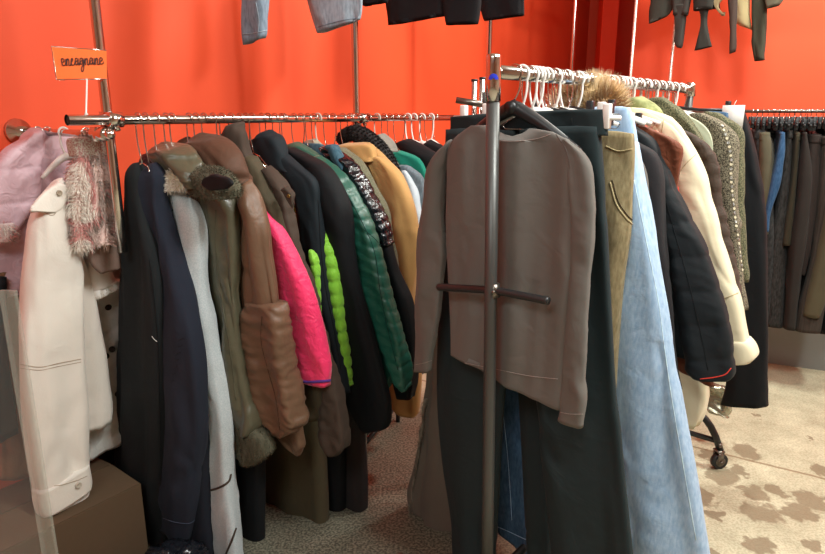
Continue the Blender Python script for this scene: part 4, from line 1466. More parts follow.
m_taupe = cloth_mat('taupe_jersey', S(104, 100, 95), .85, 'wool', var=.05, bump=.12)
m_taupe_st = cloth_mat('taupe_stitching', S(150, 138, 132), .8)
m_darkteal = cloth_mat('dark_teal_suiting', S(35, 45, 47), .85, 'wool', var=.06, bump=.1)
m_darkjean = cloth_mat('dark_blue_denim', S(48, 74, 100), .9, 'denim', var=.25)
m_greybr = cloth_mat('grey_brown_linen', S(104, 96, 86), .9, 'wool', var=.08)
m_oliveden = cloth_mat('olive_worn_denim', S(122, 108, 78), .9, 'denim', var=.35, col2=S(160, 146, 112))
m_ltdenim = cloth_mat('light_blue_denim', S(146, 176, 208), .9, 'denim', var=.12, col2=S(184, 208, 230))
m_charc = cloth_mat('charcoal_blazer', S(40, 38, 40), .85, 'wool', var=.06)
m_blkq = cloth_mat('black_quilted', S(27, 31, 34), .7, 'wool', var=.06)
m_creamc = cloth_mat('cream_wool', S(222, 211, 180), .9, 'wool', var=.05)
m_rust = cloth_mat('rust_leather', S(108, 58, 38), .6, 'leather')
m_red = cloth_mat('red_lining', S(206, 52, 36), .7)
m_tweed = cloth_mat('salt_pepper_tweed', S(52, 47, 40), .95, 'tweed', col2=S(150, 142, 120))
m_dkpad = cloth_mat('dark_brown_padded', S(66, 54, 46), .7, 'nylon')
m_gknit = cloth_mat('olive_green_knit', S(124, 128, 84), .9, 'furry')
m_stripe = cloth_mat('striped_knit', S(58, 62, 46), .9, 'tweed', col2=S(126, 122, 94))
m_ltgrn = cloth_mat('pale_sage', S(172, 176, 150), .9)


def span_for(s_, x, y=112):
    P_ = RR.pt(s_)
    return abs((on_plane(x, y, P_, RR.n) - P_).dot(RR.n)) / .86


def rr_s(x, zz=72):
    return RR.s_at(x, zz)


# --- taupe top, facing the viewer
g = garment('long_sleeve_top', 'taupe long-sleeved jersey top facing forward on a black hanger', 'top', RR, 0, 'black', s=.085, what='taupe jersey top at the front of the rack', zb=.75, stem=.068, span=.19, drop=.075, flip=-1, nohang=True)
bd = piece(g, 'body', m_taupe, [(470, 126, 551, 131), (462, 132, 560, 136), (453, 139, 569, 142), (446, 147, 576, 151), (443, 160, 577, 168), (443, 185, 575, 200), (442, 230, 573, 245), (444, 275, 568, 285), (446, 320, 563, 335), (447, 350, 560, 368), (447, 360, 559, 381), (447, 366, 558, 387), (447, 369, 557, 393)], T=.02, rows=110, seg=84, fold=.007, ffreq=(9, 1.1), off=.022, power=2.6, scoop=.038)
sR = piece(g, 'sleeve', m_taupe, [(563, 139, 571, 142), (565, 147, 582, 150), (567, 157, 590, 160), (568, 170, 594, 172), (569, 190, 596, 190), (571, 215, 597, 215), (571, 250, 594, 250), (569, 290, 591, 290), (565, 330, 588, 330), (560, 370, 586, 370), (558, 400, 584, 400), (557, 422, 583, 424)], T=.022, rows=80, seg=32, fold=.006, off=.018, wrinkle=.0006)
sL = piece(g, 'sleeve', m_taupe, [(444, 145, 452, 140), (437, 152, 451, 148), (429, 163, 449, 160), (425, 175, 447, 173), (424, 200, 445, 200), (418, 240, 446, 240), (417, 280, 444, 275), (415, 320, 440, 320), (414, 350, 434, 350), (413, 373, 432, 369)], T=.022, rows=80, seg=32, fold=.006, off=.018, wrinkle=.0006)
nb = piece(g, 'neck_band', cloth_mat('taupe_rib', S(104, 94, 90), .9), [(466, 125, 470, 128), (474, 131, 486, 137), (500, 137, 520, 137), (540, 133, 552, 130)], T=.004, rows=3, fold=0)
bpy.data.objects.remove(nb)
hg = thing('clothes_hanger', 'wide moulded black plastic hanger holding the taupe jersey top', 'hanger', (g.P.x, g.P.y, 1.45))
hc = RR.pt(.085)
hb_ = hc + Vector((0, 0, -.072))
bm = bmesh.new()
tube(bm, hook_pts(hc, RR.n, RR.r, .066, -1), .0026, 8)
obj('hook', bm, chrome, hg)
bm = bmesh.new()
ap = []
ar = []
for k in range(-12, 13):
    u = k / 12
    ap.append(hb_ + RR.n * (.175 * u) + Vector((0, 0, -.10 * abs(u) ** 1.2 - .010)) + RR.d * .006 * abs(u))
    ar.append(.020 - .009 * abs(u) ** .7)
tube(bm, ap, ar, 14)
ball(bm, hb_ + RR.n * .178 + Vector((0, 0, -.112)) + RR.d * .006, .011)
obj('frame', bm, black_plastic, hg)
bm = bmesh.new()
tube(bm, [hb_ - RR.d * .022 + Vector((0, 0, -.010)), hb_ + RR.d * .02 + Vector((0, 0, -.010))], .0155, 24)
obj('hub', bm, black_plastic, hg)
seam(bd, 'hem_stitching', m_taupe_st, [(448, 360), (470, 364), (500, 370), (530, 376), (558, 379)], .0007, off=.0004)
seam(sR, 'cuff_stitching', m_taupe_st, [(559, 412), (570, 414), (583, 414)], .0007, off=.0004, n=16)
seam(sL, 'cuff_stitching', m_taupe_st, [(414, 365), (424, 363), (433, 360)], .0007, off=.0004, n=16)
seam(bd, 'neck_seam', m_taupe_st, [(500, 141), (520, 141), (540, 138), (551, 134)], .001, off=.0004)
seam(bd, 'armhole_seam', cloth_mat('taupe_dark_thread', S(88, 78, 74), .9), [(556, 134), (566, 150), (571, 180), (573, 210)], .0011, off=.0003)
seam(bd, 'armhole_seam', cloth_mat('taupe_dark_thread', S(88, 78, 74), .9), [(456, 135), (449, 150), (446, 175), (445, 205)], .0011, off=.0003)

# --- black trousers on a white clip hanger
g = garment('wide_trousers', 'wide dark teal-black trousers clipped behind the taupe top', 'trousers', RR, 0, 'white', s=.17, what='wide dark trousers', zb=.1, clips=True, stem=.095, span=.245, flip=-1)
wb = piece(g, 'waistband', m_darkteal, [(446, 117, 597, 110), (446, 126, 598, 120), (445, 137, 599, 134)], T=.022, rows=14, seg=64, fold=.003)
piece(g, 'leg', m_darkteal, [(446, 130, 522, 130), (445, 150, 521, 150), (441, 220, 522, 220), (438, 280, 520, 280), (437, 330, 513, 330), (436, 380, 506, 380), (437, 420, 503, 420), (442, 470, 500, 470), (450, 520, 497, 520), (456, 570, 496, 570)], T=.035, rows=80, fold=.010, ffreq=(10, .7), off=.004)
piece(g, 'leg', m_darkteal, [(519, 130, 598, 126), (520, 150, 600, 148), (524, 220, 606, 220), (530, 280, 610, 280), (533, 330, 613, 330), (536, 380, 616, 380), (540, 430, 621, 430), (545, 480, 626, 480), (550, 530, 631, 530), (553, 590, 637, 590)], T=.035, rows=80, fold=.010, ffreq=(10, .7), off=.004)
seam(wb, 'dart', m_pitch, [(572, 118), (573, 150), (575, 210)], .001)
g = garment('trousers', 'second dark trousers, narrow leg seen between the wide legs', 'trousers', RR, 0, 'white', s=.225, what='second dark trousers', zb=.1, clips=True, stem=.09, span=.2)
piece(g, 'hips', m_darkteal, [(455, 130, 590, 130), (450, 250, 600, 250), (450, 380, 600, 380)], T=.02, rows=30, seg=48, fold=.006)
piece(g, 'leg', m_darkteal, [(512, 360, 560, 360), (520, 420, 552, 420), (526, 480, 552, 480), (530, 590, 556, 590)], T=.03, rows=50, fold=.008)
# --- dark jeans behind
g = garment('blue_jeans', 'dark blue jeans whose hem shows between the trouser legs', 'jeans', RR, 0, 'black', s=.29, what='dark blue jeans', zb=.3, clips=True, stem=.085, span=span_for(.29, 590))
piece(g, 'hips', m_darkjean, [(462, 128, 590, 130), (460, 250, 590, 250), (460, 360, 590, 370)], T=.02, rows=30, seg=48)
lg = piece(g, 'leg', m_darkjean, [(486, 350, 530, 350), (486, 400, 530, 400), (490, 450, 537, 450), (494, 500, 540, 505), (495, 530, 540, 548), (497, 534, 539, 553)], T=.035, rows=50, fold=.008)
seam(lg, 'hem_seam', m_ltdenim, [(496, 526), (510, 532), (525, 539), (538, 544)], .0012, n=20)
seam(lg, 'side_seam', m_ltdenim, [(503, 410), (508, 460), (512, 520)], .0009, n=20)
# --- grey brown dress left
g = garment('linen_dress', 'grey-brown linen dress with ragged lace hem, left edge of the rolling rack', 'dress', RR, 0, 'black', s=.35, what='grey-brown linen dress', zb=.2, stem=.09, span=.15)
bd = piece(g, 'body', m_greybr, [(438, 160, 470, 160), (436, 260, 475, 260), (430, 330, 475, 330), (424, 380, 480, 380), (417, 430, 480, 430), (411, 480, 480, 482), (408, 520, 482, 548), (414, 526, 480, 556)], T=.05, rows=60, fold=.012, ffreq=(12, .7), wav=.02)
lc = piece(g, 'lace_edge', cloth_mat('grey_lace', S(138, 128, 112), .95, 'furry', col2=S(80, 72, 62)), [(424, 400, 428, 400), (416, 450, 422, 450), (408, 500, 416, 500), (407, 522, 419, 526), (412, 530, 450, 548), (424, 538, 452, 552)], T=.012, rows=40, off=.03)
fur(lc, 'fringe', cloth_mat('grey_lace', S(138, 128, 112), .95, 'furry'), 900, .012, .001, grav=1.2, seed=31)

# --- olive denim
g = garment('worn_jeans', 'olive-brown worn jeans with frayed waistband on black clips', 'jeans', RR, 0, 'black', s=.33, what='olive-brown worn jeans', zb=.5, clips=True, stem=.09, span=span_for(.33, 610))
bd = piece(g, 'body', m_oliveden, [(560, 130, 632, 133), (560, 145, 633, 147), (565, 190, 632, 195), (568, 225, 631, 225), (568, 250, 627, 250), (566, 290, 621, 290), (564, 340, 616, 340), (564, 420, 612, 420)], T=.03, rows=60, seg=48, fold=.006)
seam(bd, 'waist_stitching', cloth_mat('pale_olive_thread', S(176, 160, 120), .8), [(606, 146), (618, 151), (632, 149)], .0016, n=16)
seam(bd, 'pocket_edge', cloth_mat('pale_olive_thread', S(176, 160, 120), .8), [(610, 182), (617, 205), (626, 218), (632, 224)], .0022, n=24)
seam(bd, 'pocket_edge', cloth_mat('dark_olive_thread', S(60, 50, 34), .8), [(612, 180), (619, 203), (628, 216), (632, 220)], .0016, n=24)
# --- light blue jeans
g = garment('light_jeans', 'pale blue flared denim jeans, long and wide, hanging beside the dark trousers', 'jeans', RR, 0, 'black', s=.41, what='pale blue flared jeans', zb=.1, clips=True, stem=.08, span=.14)
wb = piece(g, 'waist', m_ltdenim, [(590, 108, 629, 108), (592, 125, 634, 125), (596, 150, 638, 152)], T=.022, rows=16, fold=.002, off=.005)
bd = piece(g, 'leg', m_ltdenim, [(596, 140, 637, 142), (604, 180, 643, 182), (618, 215, 649, 217), (614, 250, 656, 250), (608, 300, 665, 300), (606, 345, 671, 345), (606, 400, 680, 400), (610, 460, 691, 460), (616, 520, 701, 520), (622, 590, 713, 590)], T=.045, rows=90, seg=48, fold=.010, ffreq=(11, .8), off=.03)
seam(bd, 'side_seam', cloth_mat('pale_denim_edge', S(176, 200, 222), .8, 'denim'), [(634, 180), (641, 215), (648, 250), (658, 300), (664, 345), (672, 400), (684, 470), (696, 540)], .0013, off=0)
seam(wb, 'dark_tab', m_darkjean, [(634, 166), (636, 172), (637, 178)], .003, off=0, n=6)
# --- taupe knit shoulder sliver + charcoal blazer
g = garment('knit_jumper', 'brown-grey knit top, a sliver of shoulder between jeans and blazer', 'top', RR, 0, 'clear', s=.47, what='brown-grey knit top', zb=.8)
piece(g, 'body', m_taupe, [(600, 150, 634, 148), (604, 165, 645, 166), (608, 200, 648, 200), (612, 300, 648, 300)], T=.025, rows=30)
g = garment('blazer', 'charcoal blazer hanging straight behind the pale jeans', 'blazer', RR, 0, 'black', s=.53, what='charcoal blazer', zb=.6)
bd = piece(g, 'sleeve', m_charc, [(620, 142, 638, 142), (626, 152, 654, 152), (632, 170, 661, 170), (636, 200, 663, 200), (640, 240, 665, 240), (646, 290, 671, 290), (654, 340, 677, 340), (660, 370, 682, 370), (664, 392, 686, 389)], T=.035, rows=60, fold=.006)
piece(g, 'body', m_charc, [(585, 140, 622, 140), (590, 160, 640, 160), (596, 250, 650, 250), (604, 340, 662, 340), (608, 380, 664, 380)], T=.03, rows=40)
# --- black quilted jacket
g = garment('quilted_jacket', 'black quilted jacket with long slanting sleeve over rust leather', 'jacket', RR, 0, 'black', s=.60, what='black quilted jacket', zb=.65)
bd = piece(g, 'sleeve', m_blkq, [(628, 128, 640, 128), (636, 138, 656, 140), (644, 165, 668, 165), (652, 200, 684, 200), (660, 230, 698, 230), (668, 260, 709, 262), (676, 300, 722, 300), (684, 340, 730, 338), (690, 365, 733, 360), (692, 375, 733, 370), (697, 380, 729, 375)], T=.045, rows=110, fold=.006, quilt=(.105, .006, .15), wrinkle=.0012)
piece(g, 'body', m_blkq, [(596, 130, 632, 128), (604, 160, 650, 158), (612, 250, 672, 250), (622, 350, 690, 350)], T=.035, rows=60, quilt=(.1, .005, 0))
seam(bd, 'sleeve_seam', m_pitch, [(660, 180), (674, 230), (688, 280), (700, 330), (708, 370)], .0016, off=0)
seam(bd, 'red_cuff_lining', m_red, [(700, 379), (716, 377), (726, 374), (731, 368)], .0018, off=0, n=12)
# --- red lining + rust leather
g = garment('red_cardigan', 'thin red cardigan shoulder above the rust leather panel', 'cardigan', RR, 0, 'white', s=.66, what='thin red cardigan', zb=.9)
piece(g, 'body', m_red, [(600, 116, 630, 116), (610, 124, 650, 128), (620, 132, 665, 136), (630, 160, 672, 160), (640, 200, 680, 200), (640, 240, 684, 240)], T=.012, rows=30)
g = garment('leather_skirt', 'rust brown leather skirt with flared corner between quilted jacket and cream coat', 'skirt', RR, 0, 'black', s=.64, what='rust brown leather skirt', zb=.7, clips=True)
bd = piece(g, 'body', m_rust, [(620, 122, 650, 128), (632, 132, 679, 144), (640, 160, 679, 166), (645, 190, 678, 196), (650, 260, 690, 260), (664, 330, 700, 330), (676, 370, 710, 378), (680, 374, 712, 382)], T=.02, rows=60, fold=.008)
# --- cream coat
g = garment('cream_coat', 'cream wool coat with wide turned cuff on the right of the rolling rack', 'coat', RR, 0, 'white', s=.74, what='cream wool coat', zb=.4)
bd = piece(g, 'body', m_creamc, [(622, 108, 650, 110), (626, 118, 672, 118), (636, 150, 690, 150), (646, 220, 700, 220), (660, 300, 710, 300), (672, 380, 708, 380), (680, 418, 706, 414), (684, 428, 700, 426)], T=.04, rows=60)
sl = piece(g, 'sleeve', m_creamc, [(636, 112, 655, 112), (646, 122, 676, 124), (660, 145, 691, 145), (670, 170, 703, 170), (678, 200, 711, 200), (688, 235, 720, 233), (698, 270, 731, 268), (706, 300, 741, 297), (714, 330, 747, 327), (718, 346, 750, 342)], T=.05, rows=90, fold=.006)
cf = piece(g, 'cuff', m_creamc, [(718, 342, 749, 336), (722, 352, 754, 343), (726, 361, 756, 352), (730, 364, 752, 357)], T=.055, rows=20, parent=sl, fold=.002)
seam(sl, 'shoulder_stitching', cloth_mat('buff_thread', S(180, 160, 120), .8), [(664, 116), (663, 124), (662, 132)], .0014, n=10)
seam(sl, 'elbow_stitching', cloth_mat('buff_thread', S(180, 160, 120), .8), [(718, 300), (728, 297), (740, 292)], .0014, n=12)
seam(sl, 'armhole_seam', cloth_mat('buff_thread', S(180, 160, 120), .8), [(676, 180), (684, 166), (696, 154)], .0012, n=12)
for i in range(8):
    p_ = (704 + i * .9 - 2.5 * math.sin(i), 236 + i * 3.2)
fz = seam(sl, 'fleece_edge', m_rust, [(702, 238), (704, 246), (707, 254), (709, 262)], .004, off=0, n=12)
# --- padded brown, sage collar, striped knit, tweed
g = garment('padded_waistcoat', 'dark brown padded waistcoat between the cream coat and tweed', 'waistcoat', RR, 0, 'black', s=.86, what='dark brown padded waistcoat', zb=.7)
bd = piece(g, 'body', m_dkpad, [(640, 120, 670, 122), (660, 135, 700, 140), (676, 160, 714, 160), (690, 200, 720, 200), (700, 240, 728, 240), (712, 290, 738, 290), (722, 330, 742, 330)], T=.04, rows=90, quilt=(.05, .008, .1))
g = garment('green_cardigan', 'olive green knitted cardigan collar above the cream coat', 'cardigan', RR, 0, 'white', s=.80, what='olive green cardigan', zb=.9)
piece(g, 'collar', m_gknit, [(624, 100, 644, 97), (626, 108, 656, 104), (634, 114, 664, 112), (644, 118, 664, 118)], T=.045, rows=16, fold=.008)
torso(g, m_gknit, 1.47, .9, .10, .11, T=.025)
g = garment('striped_cardigan', 'green and beige striped knit shoulder behind the olive collar', 'cardigan', RR, 0, 'wire', s=.90, what='striped knit', zb=.9)
piece(g, 'body', m_stripe, [(648, 99, 666, 98), (650, 108, 678, 106), (660, 118, 690, 118), (676, 128, 700, 132), (690, 150, 708, 152)], T=.04, rows=30, quilt=(.014, .003, .3))
g = garment('sage_blouse', 'pale sage blouse shoulder folded in front of the tweed jacket', 'blouse', RR, 0, 'white', s=.98, what='pale sage blouse', zb=.9)
piece(g, 'body', m_ltgrn, [(672, 116, 690, 116), (680, 124, 702, 122), (690, 134, 712, 132), (700, 146, 717, 146), (706, 160, 716, 162)], T=.025, rows=20, fold=.006)
g = garment('tweed_jacket', 'salt-and-pepper tweed jacket with beaded front edge', 'jacket', RR, 0, 'clear', s=1.06, what='salt-and-pepper tweed jacket', zb=.7)
bd = piece(g, 'body', m_tweed, [(690, 114, 706, 114), (694, 122, 722, 122), (702, 136, 733, 134), (708, 160, 734, 158), (712, 190, 735, 190), (718, 230, 740, 230), (724, 270, 744, 270), (730, 310, 748, 310)], T=.045, rows=70, fold=.008)
edge = [(722, 126), (730, 150), (731, 180), (734, 210), (738, 240), (742, 270)]
for i, (x, y) in enumerate(catmull([tuple(map(float, e)) for e in edge], 34)):
    button(bd, 'bead', m_creamc if i % 2 else silver, x, y, .0045)
g = garment('tweed_jacket', 'second dark tweed jacket, narrow collar behind the beaded one', 'jacket', RR, 0, 'clear', s=1.14, what='second dark tweed jacket', zb=.7)
bd = piece(g, 'body', m_stripe, [(704, 112, 722, 114), (712, 124, 738, 126), (718, 150, 741, 150), (722, 200, 742, 200), (730, 280, 748, 280)], T=.035, rows=50)
# --- black trousers with tag at the end
g = garment('denim_skirt', 'small dark blue denim waistband on a clear clip near the rack end', 'skirt', RR, 0, 'clear', s=1.22, what='dark blue denim skirt', zb=.9, clips=True, span=.14)
piece(g, 'body', m_darkjean, [(706, 112, 727, 113), (708, 128, 728, 128), (712, 160, 730, 160), (714, 260, 735, 260)], T=.022, rows=30)
g = garment('black_trousers', 'long straight black trousers at the far end of the rolling rack with white tag', 'trousers', RR, 0, 'black', s=1.34, what='long straight black trousers', zb=.2, clips=True, span=.22, stem=.07)
bd = piece(g, 'body', m_pitch, [(722, 116, 742, 108), (722, 130, 748, 126), (724, 160, 756, 160), (726, 200, 762, 200), (728, 260, 765, 260), (730, 330, 766, 330), (728, 390, 765, 390), (724, 409, 765, 400)], T=.04, rows=60, fold=.006)
tree = bvh_of(bd)
pT = [hit(tree, 727, 110, .004)[0], hit(tree, 738, 108, .004)[0]]
tc_ = on_plane(732.5, 117, g.P - D2 * .07, N2)
bm = bmesh.new()
box(bm, tc_, (N2 + Vector((0, 0, 0))), (.038, .0008, .042))
obj('price_tag', bm, paper, g.root)
bm = bmesh.new()
tube(bm, [tc_ + Vector((0, 0, .042)), tc_ + Vector((0, 0, .06)) + D2 * .03], .0008, 5)
obj('tag_string', bm, white_plastic, g.root)

# fur hood on the rack
m_tanfur = [cloth_mat('tan_fur', S(222, 194, 150), .9), cloth_mat('sand_fur', S(238, 218, 180), .9), cloth_mat('brown_fur', S(176, 140, 98), .9)]
g = garment('fur_hood_coat', 'parka whose tan shaggy fur hood rises above the rolling rack hangers', 'parka', RR, 0, 'black', s=.56, what='parka with tan fur hood', zb=.8)
g.root.name = 'hooded_parka'
bd = piece(g, 'hood', m_tanfur[0], [(580, 92, 604, 89), (570, 99, 612, 97), (562, 106, 616, 105), (566, 112, 612, 112)], T=.06, rows=20, off=.02)
fur(bd, 'fur', m_tanfur, 9000, .045, .0010, grav=-.3, seed=41, shag=.9)
torso(g, cloth_mat('khaki_parka', S(120, 108, 78), .8), 1.47, .85, .10, .12, T=.03)

# bare / white hangers crowding the rack rail
xs_h = [(.12, 'white', -1), (.15, 'wire', 1), (.19, 'white', 1), (.205, 'white', -1), (.25, 'white', 1), (.265, 'wire', 1), (.30, 'white', -1), (.315, 'wire', 1), (.365, 'white', 1), (.38, 'wire', -1), (.44, 'white', -1), (.50, 'wire', 1), (.57, 'white', 1)]
for i in range(22):
    xs_h.append((.62 + i * .037, ['white', 'wire'][i % 2], 1 if i % 3 else -1))
for (s_, k, fl) in xs_h:
    t_ = hanger(RR, s_, '', k, span=.16 if s_ > .3 else .07, flip=fl, stem=.09, drop=.035, z=None)
    t_['label'] = 'white plastic hanger among the crowded hangers on the rolling rack' if k == 'white' else 'bare thin metal hanger crowded onto the rolling rack rail'
    t_['group'] = 'white hangers on the rolling rack' if k == 'white' else 'metal hangers on the rolling rack'
# silver padded bag seen under the black trousers
bg = thing('foil_bag', 'silvery crumpled foil bag standing behind the rack caster', 'bag', (1.5, 3.0, 0))
gb = Ctx(bg, (1.32, 2.85, 0), N2)
piece(gb, 'body', simple('crumpled_foil', S(168, 166, 146), .25, .7), [(708, 386, 727, 386), (707, 395, 728, 396), (708, 408, 727, 412), (712, 412, 726, 415)], T=.03, rows=40, fold=.01, wrinkle=.008, ffreq=(22, 14))

# ================================================================== trousers on the rail by the right wall
bm = bmesh.new()
tube(bm, [RB.pt(-.75), RB.pt(0), RB.pt(1.6)], RB.r, 12)
tag(obj('wall_rail', bm, steel), 'thin metal rail along the right wall carrying dark trousers', 'rail')
for (x, lab) in ((628.5, 'thin white rod at the edge of the passage'), (668, 'thin white rod under the high black clothes')):
    s_ = RB.s_at(x, 100)
    p_ = RB.P + RW * s_ 
    bm = bmesh.new()
    tube(bm, [Vector((p_.x, p_.y, .0)), Vector((p_.x, p_.y, 1.5)), Vector((p_.x, p_.y, H))], .0085, 12)
    o_ = obj('support_rod', bm, simple('pale_metal', S(214, 206, 196), .25, .7))
    tag(o_, lab, 'rod', 'thin support rods of the right rail')
    bm = bmesh.new()
    tube(bm, [Vector((p_.x, p_.y, 1.5)), Vector((p_.x, p_.y, 1.54))], .015, 12)
    obj('clamp', bm, chrome, o_)

cols = [('olive grey chinos', S(112, 104, 84), 'wool'), ('bright blue jeans', S(52, 92, 132), 'denim'), ('black trousers', S(34, 32, 32), 'wool'), ('dark olive trousers', S(74, 66, 52), 'wool'),
        ('brown trousers', S(84, 68, 58), 'wool'), ('charcoal trousers', S(58, 54, 54), 'wool'), ('dark brown trousers', S(62, 50, 44), 'cord'), ('brown-grey trousers', S(88, 74, 64), 'wool'), ('olive cargo trousers', S(104, 94, 72), 'wool')]
#  label, material colour, outline
PX = [
    ('faded black jeans nearest the rolling rack', 'jeans', S(44, 42, 42), 'denim', [(750, 132, 764, 134), (752, 160, 768, 160), (756, 220, 774, 220), (758, 290, 772, 290), (758, 320, 768, 320)]),
    ('olive grey chinos with visible waistband', 'chinos', S(122, 114, 92), 'wool', [(756, 134, 769, 134), (757, 142, 772, 142), (757, 190, 772, 190), (758, 230, 768, 230)]),
    ('bright blue jeans leg slanting between dark trousers', 'jeans', S(48, 92, 136), 'denim', [(776, 134, 784, 134), (773, 150, 784, 150), (767, 180, 780, 180), (762, 210, 770, 210), (761, 228, 768, 228)]),
    ('black creased trousers right of the blue jeans', 'trousers', S(46, 42, 40), 'denim', [(782, 132, 792, 132), (776, 180, 790, 180), (768, 230, 786, 230), (764, 280, 784, 280), (762, 320, 782, 320)]),
    ('dark olive trousers ending halfway down', 'trousers', S(82, 74, 58), 'wool', [(790, 134, 799, 134), (786, 180, 796, 180), (780, 220, 793, 220), (778, 241, 790, 241)]),
    ('charcoal brown trousers reaching almost to the grey band', 'trousers', S(62, 54, 50), 'wool', [(798, 134, 806, 134), (794, 180, 810, 180), (788, 230, 806, 230), (783, 290, 798, 290), (780, 323, 796, 323)]),
    ('plum brown trousers with pale clip', 'trousers', S(72, 60, 56), 'wool', [(803, 136, 820, 136), (800, 180, 820, 180), (796, 230, 814, 230), (794, 270, 806, 270)]),
    ('dark striped trousers behind the khaki leg', 'trousers', S(70, 58, 50), 'cord', [(816, 138, 832, 138), (812, 200, 832, 200), (806, 260, 830, 260), (796, 300, 824, 300), (792, 325, 820, 325)]),
    ('khaki cargo trousers at the right edge, leg angled left', 'cargo trousers', S(112, 102, 78), 'wool', [(828, 150, 848, 150), (820, 200, 842, 200), (812, 250, 836, 250), (802, 290, 826, 290), (798, 308, 818, 311)]),
    ('black trousers cut by the right edge of the frame', 'trousers', S(38, 36, 36), 'wool', [(826, 120, 860, 120), (824, 200, 860, 200), (820, 280, 860, 280), (816, 328, 850, 328)]),
    ('dark trousers hanging back against the right wall', 'trousers', S(40, 37, 36), 'wool', [(760, 128, 790, 128), (762, 200, 800, 200), (762, 270, 800, 270), (764, 318, 800, 322)]),
    ('near-black trousers at the back of the right rail', 'trousers', S(34, 32, 33), 'wool', [(790, 128, 826, 128), (792, 200, 830, 200), (792, 280, 830, 280), (794, 328, 828, 330)]),
]
for i, (lab, cat, c_, kd, pts) in enumerate(PX):
    hx = (pts[0][0] + pts[0][2]) / 2
    s_ = RB.s_at(hx, 115)
    P_ = RB.pt(s_)
    t_ = thing('trousers' if 'trous' in cat else cat.replace(' ', '_'), lab, cat, (P_.x, P_.y, .4), None)
    g = Ctx(t_, (P_.x, P_.y, 0) , Vector((.41, .911, 0)))
    back = i >= 10
    Pc = Vector((P_.x, P_.y, 0)) + (-NW * .12 if back else NW * .02 * (i % 3))
    g.P = Pc
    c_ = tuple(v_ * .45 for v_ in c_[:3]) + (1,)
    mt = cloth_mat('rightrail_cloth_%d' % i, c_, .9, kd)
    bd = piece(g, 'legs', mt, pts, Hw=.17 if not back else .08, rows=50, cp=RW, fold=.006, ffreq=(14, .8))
    x0_, y0_ = pts[0][0], pts[0][1]
    piece(g, 'waistband', mt, [(pts[0][0] - .3, y0_ - 2, pts[0][2] + .3, y0_ - 2), (pts[0][0] - .5, y0_ + 6, pts[0][2] + .5, y0_ + 6)], Hw=.17 if not back else .08, rows=6, cp=RW, fold=0)
    h_ = hanger(RB, s_, lab, 'black', stem=.06, span=.17, drop=.02, clips=True)
    for ch in list(h_.children):
        pass
for i in range(16):
    x_ = 752 + i * 5.4
    s_ = RB.s_at(x_, 115)
    h_ = hanger(RB, s_, '', 'black', stem=.05, span=.16, drop=.02, clips=True)
    h_['label'] = 'black plastic clip hanger crowded on the thin right rail'
    h_['group'] = 'black clip hangers on the right rail'
h_ = None
# the pale clip and red cloth scrap
g = Ctx(thing('red_scarf', 'dark red cloth folded over a hanger on the right rail', 'scarf', (2.2, 3.4, 1.3)), RB.pt(RB.s_at(806, 115)) * 1.0, Vector((.41, .911, 0)))
g.P.z = 0
piece(g, 'cloth', cloth_mat('dark_red_cloth', S(104, 40, 36), .8), [(800, 130, 812, 129), (800, 137, 815, 136)], Hw=.1, rows=8, cp=RW)

# ================================================================== high clothes over the right wall
UB = Rail(rw0, RW, 2.35, .009)
bm = bmesh.new()
tube(bm, [UB.pt(-.75), UB.pt(0), UB.pt(1.6)], UB.r, 12)
tag(obj('upper_rail', bm, steel), 'high rail above the right wall carrying dark dangling clothes', 'rail')
RWa = (RW + NW * .35).normalized()
TOPS = [
    ('dark green-grey top, leftmost of the high right clothes', 'top', S(52, 50, 44), [('body', [(655, -90, 690, -90), (652, -20, 684, -20), (650, 10, 674, 8), (650, 22, 668, 17), (650, 23, 655, 20)])]),
    ('dark fringed garment with dangling sleeve, high beside the white rod', 'cardigan', S(58, 54, 50), [('body', [(668, -90, 700, -90), (670, -20, 694, -20), (674, 15, 688, 16)]), ('sleeve', [(673, 5, 686, 5), (674, 30, 684, 30), (673, 44, 682, 46), (675, 47, 681, 48)])]),
    ('black garment with flared sleeve end hanging high', 'cardigan', S(44, 42, 38), [('body', [(690, -90, 720, -90), (692, -20, 716, -20), (694, 10, 712, 10)]), ('sleeve', [(698, 8, 709, 8), (699, 25, 708, 25), (697, 40, 710, 38), (695, 50, 712, 47)])]),
    ('white and cream blouse bunched between black garments', 'blouse', S(214, 196, 160), [('body', [(692, -60, 706, -60), (694, 0, 704, 0), (696, 6, 702, 6)])]),
    ('beige fur-trimmed top high on the right rail', 'top', S(176, 150, 112), [('body', [(712, -80, 736, -80), (713, -10, 731, -10), (714, 6, 720, 6), (722, 16, 727, 15)])]),
    ('thin dark strap garment hanging like a cord', 'top', S(60, 46, 40), [('sleeve', [(726, -60, 736, -60), (730, 0, 736, 0), (731, 30, 735, 30), (730, 48, 735, 47), (730, 54, 734, 52)])]),
    ('pale beige blouse with slanted hem', 'blouse', S(186, 168, 124), [('body', [(728, -80, 752, -80), (732, -10, 750, -10), (735, 12, 750, 15), (737, 23, 752, 28), (744, 26, 752, 30)])]),
    ('long olive-black scarf, lowest of the high right clothes', 'scarf', S(58, 56, 44), [('body', [(750, -80, 770, -80), (752, -10, 768, -10), (753, 30, 766, 30), (754, 58, 764, 60), (755, 61, 764, 60)])]),
    ('grey-green garment at the right end of the high rail', 'jacket', S(96, 92, 76), [('body', [(762, -80, 790, -80), (764, -20, 786, -20), (766, 0, 782, -2), (768, 8, 776, 6)])]),
    ('small black top between beige garments', 'top', S(40, 38, 34), [('body', [(704, -80, 726, -80), (708, -10, 722, -10), (710, 8, 722, 9)])]),
]
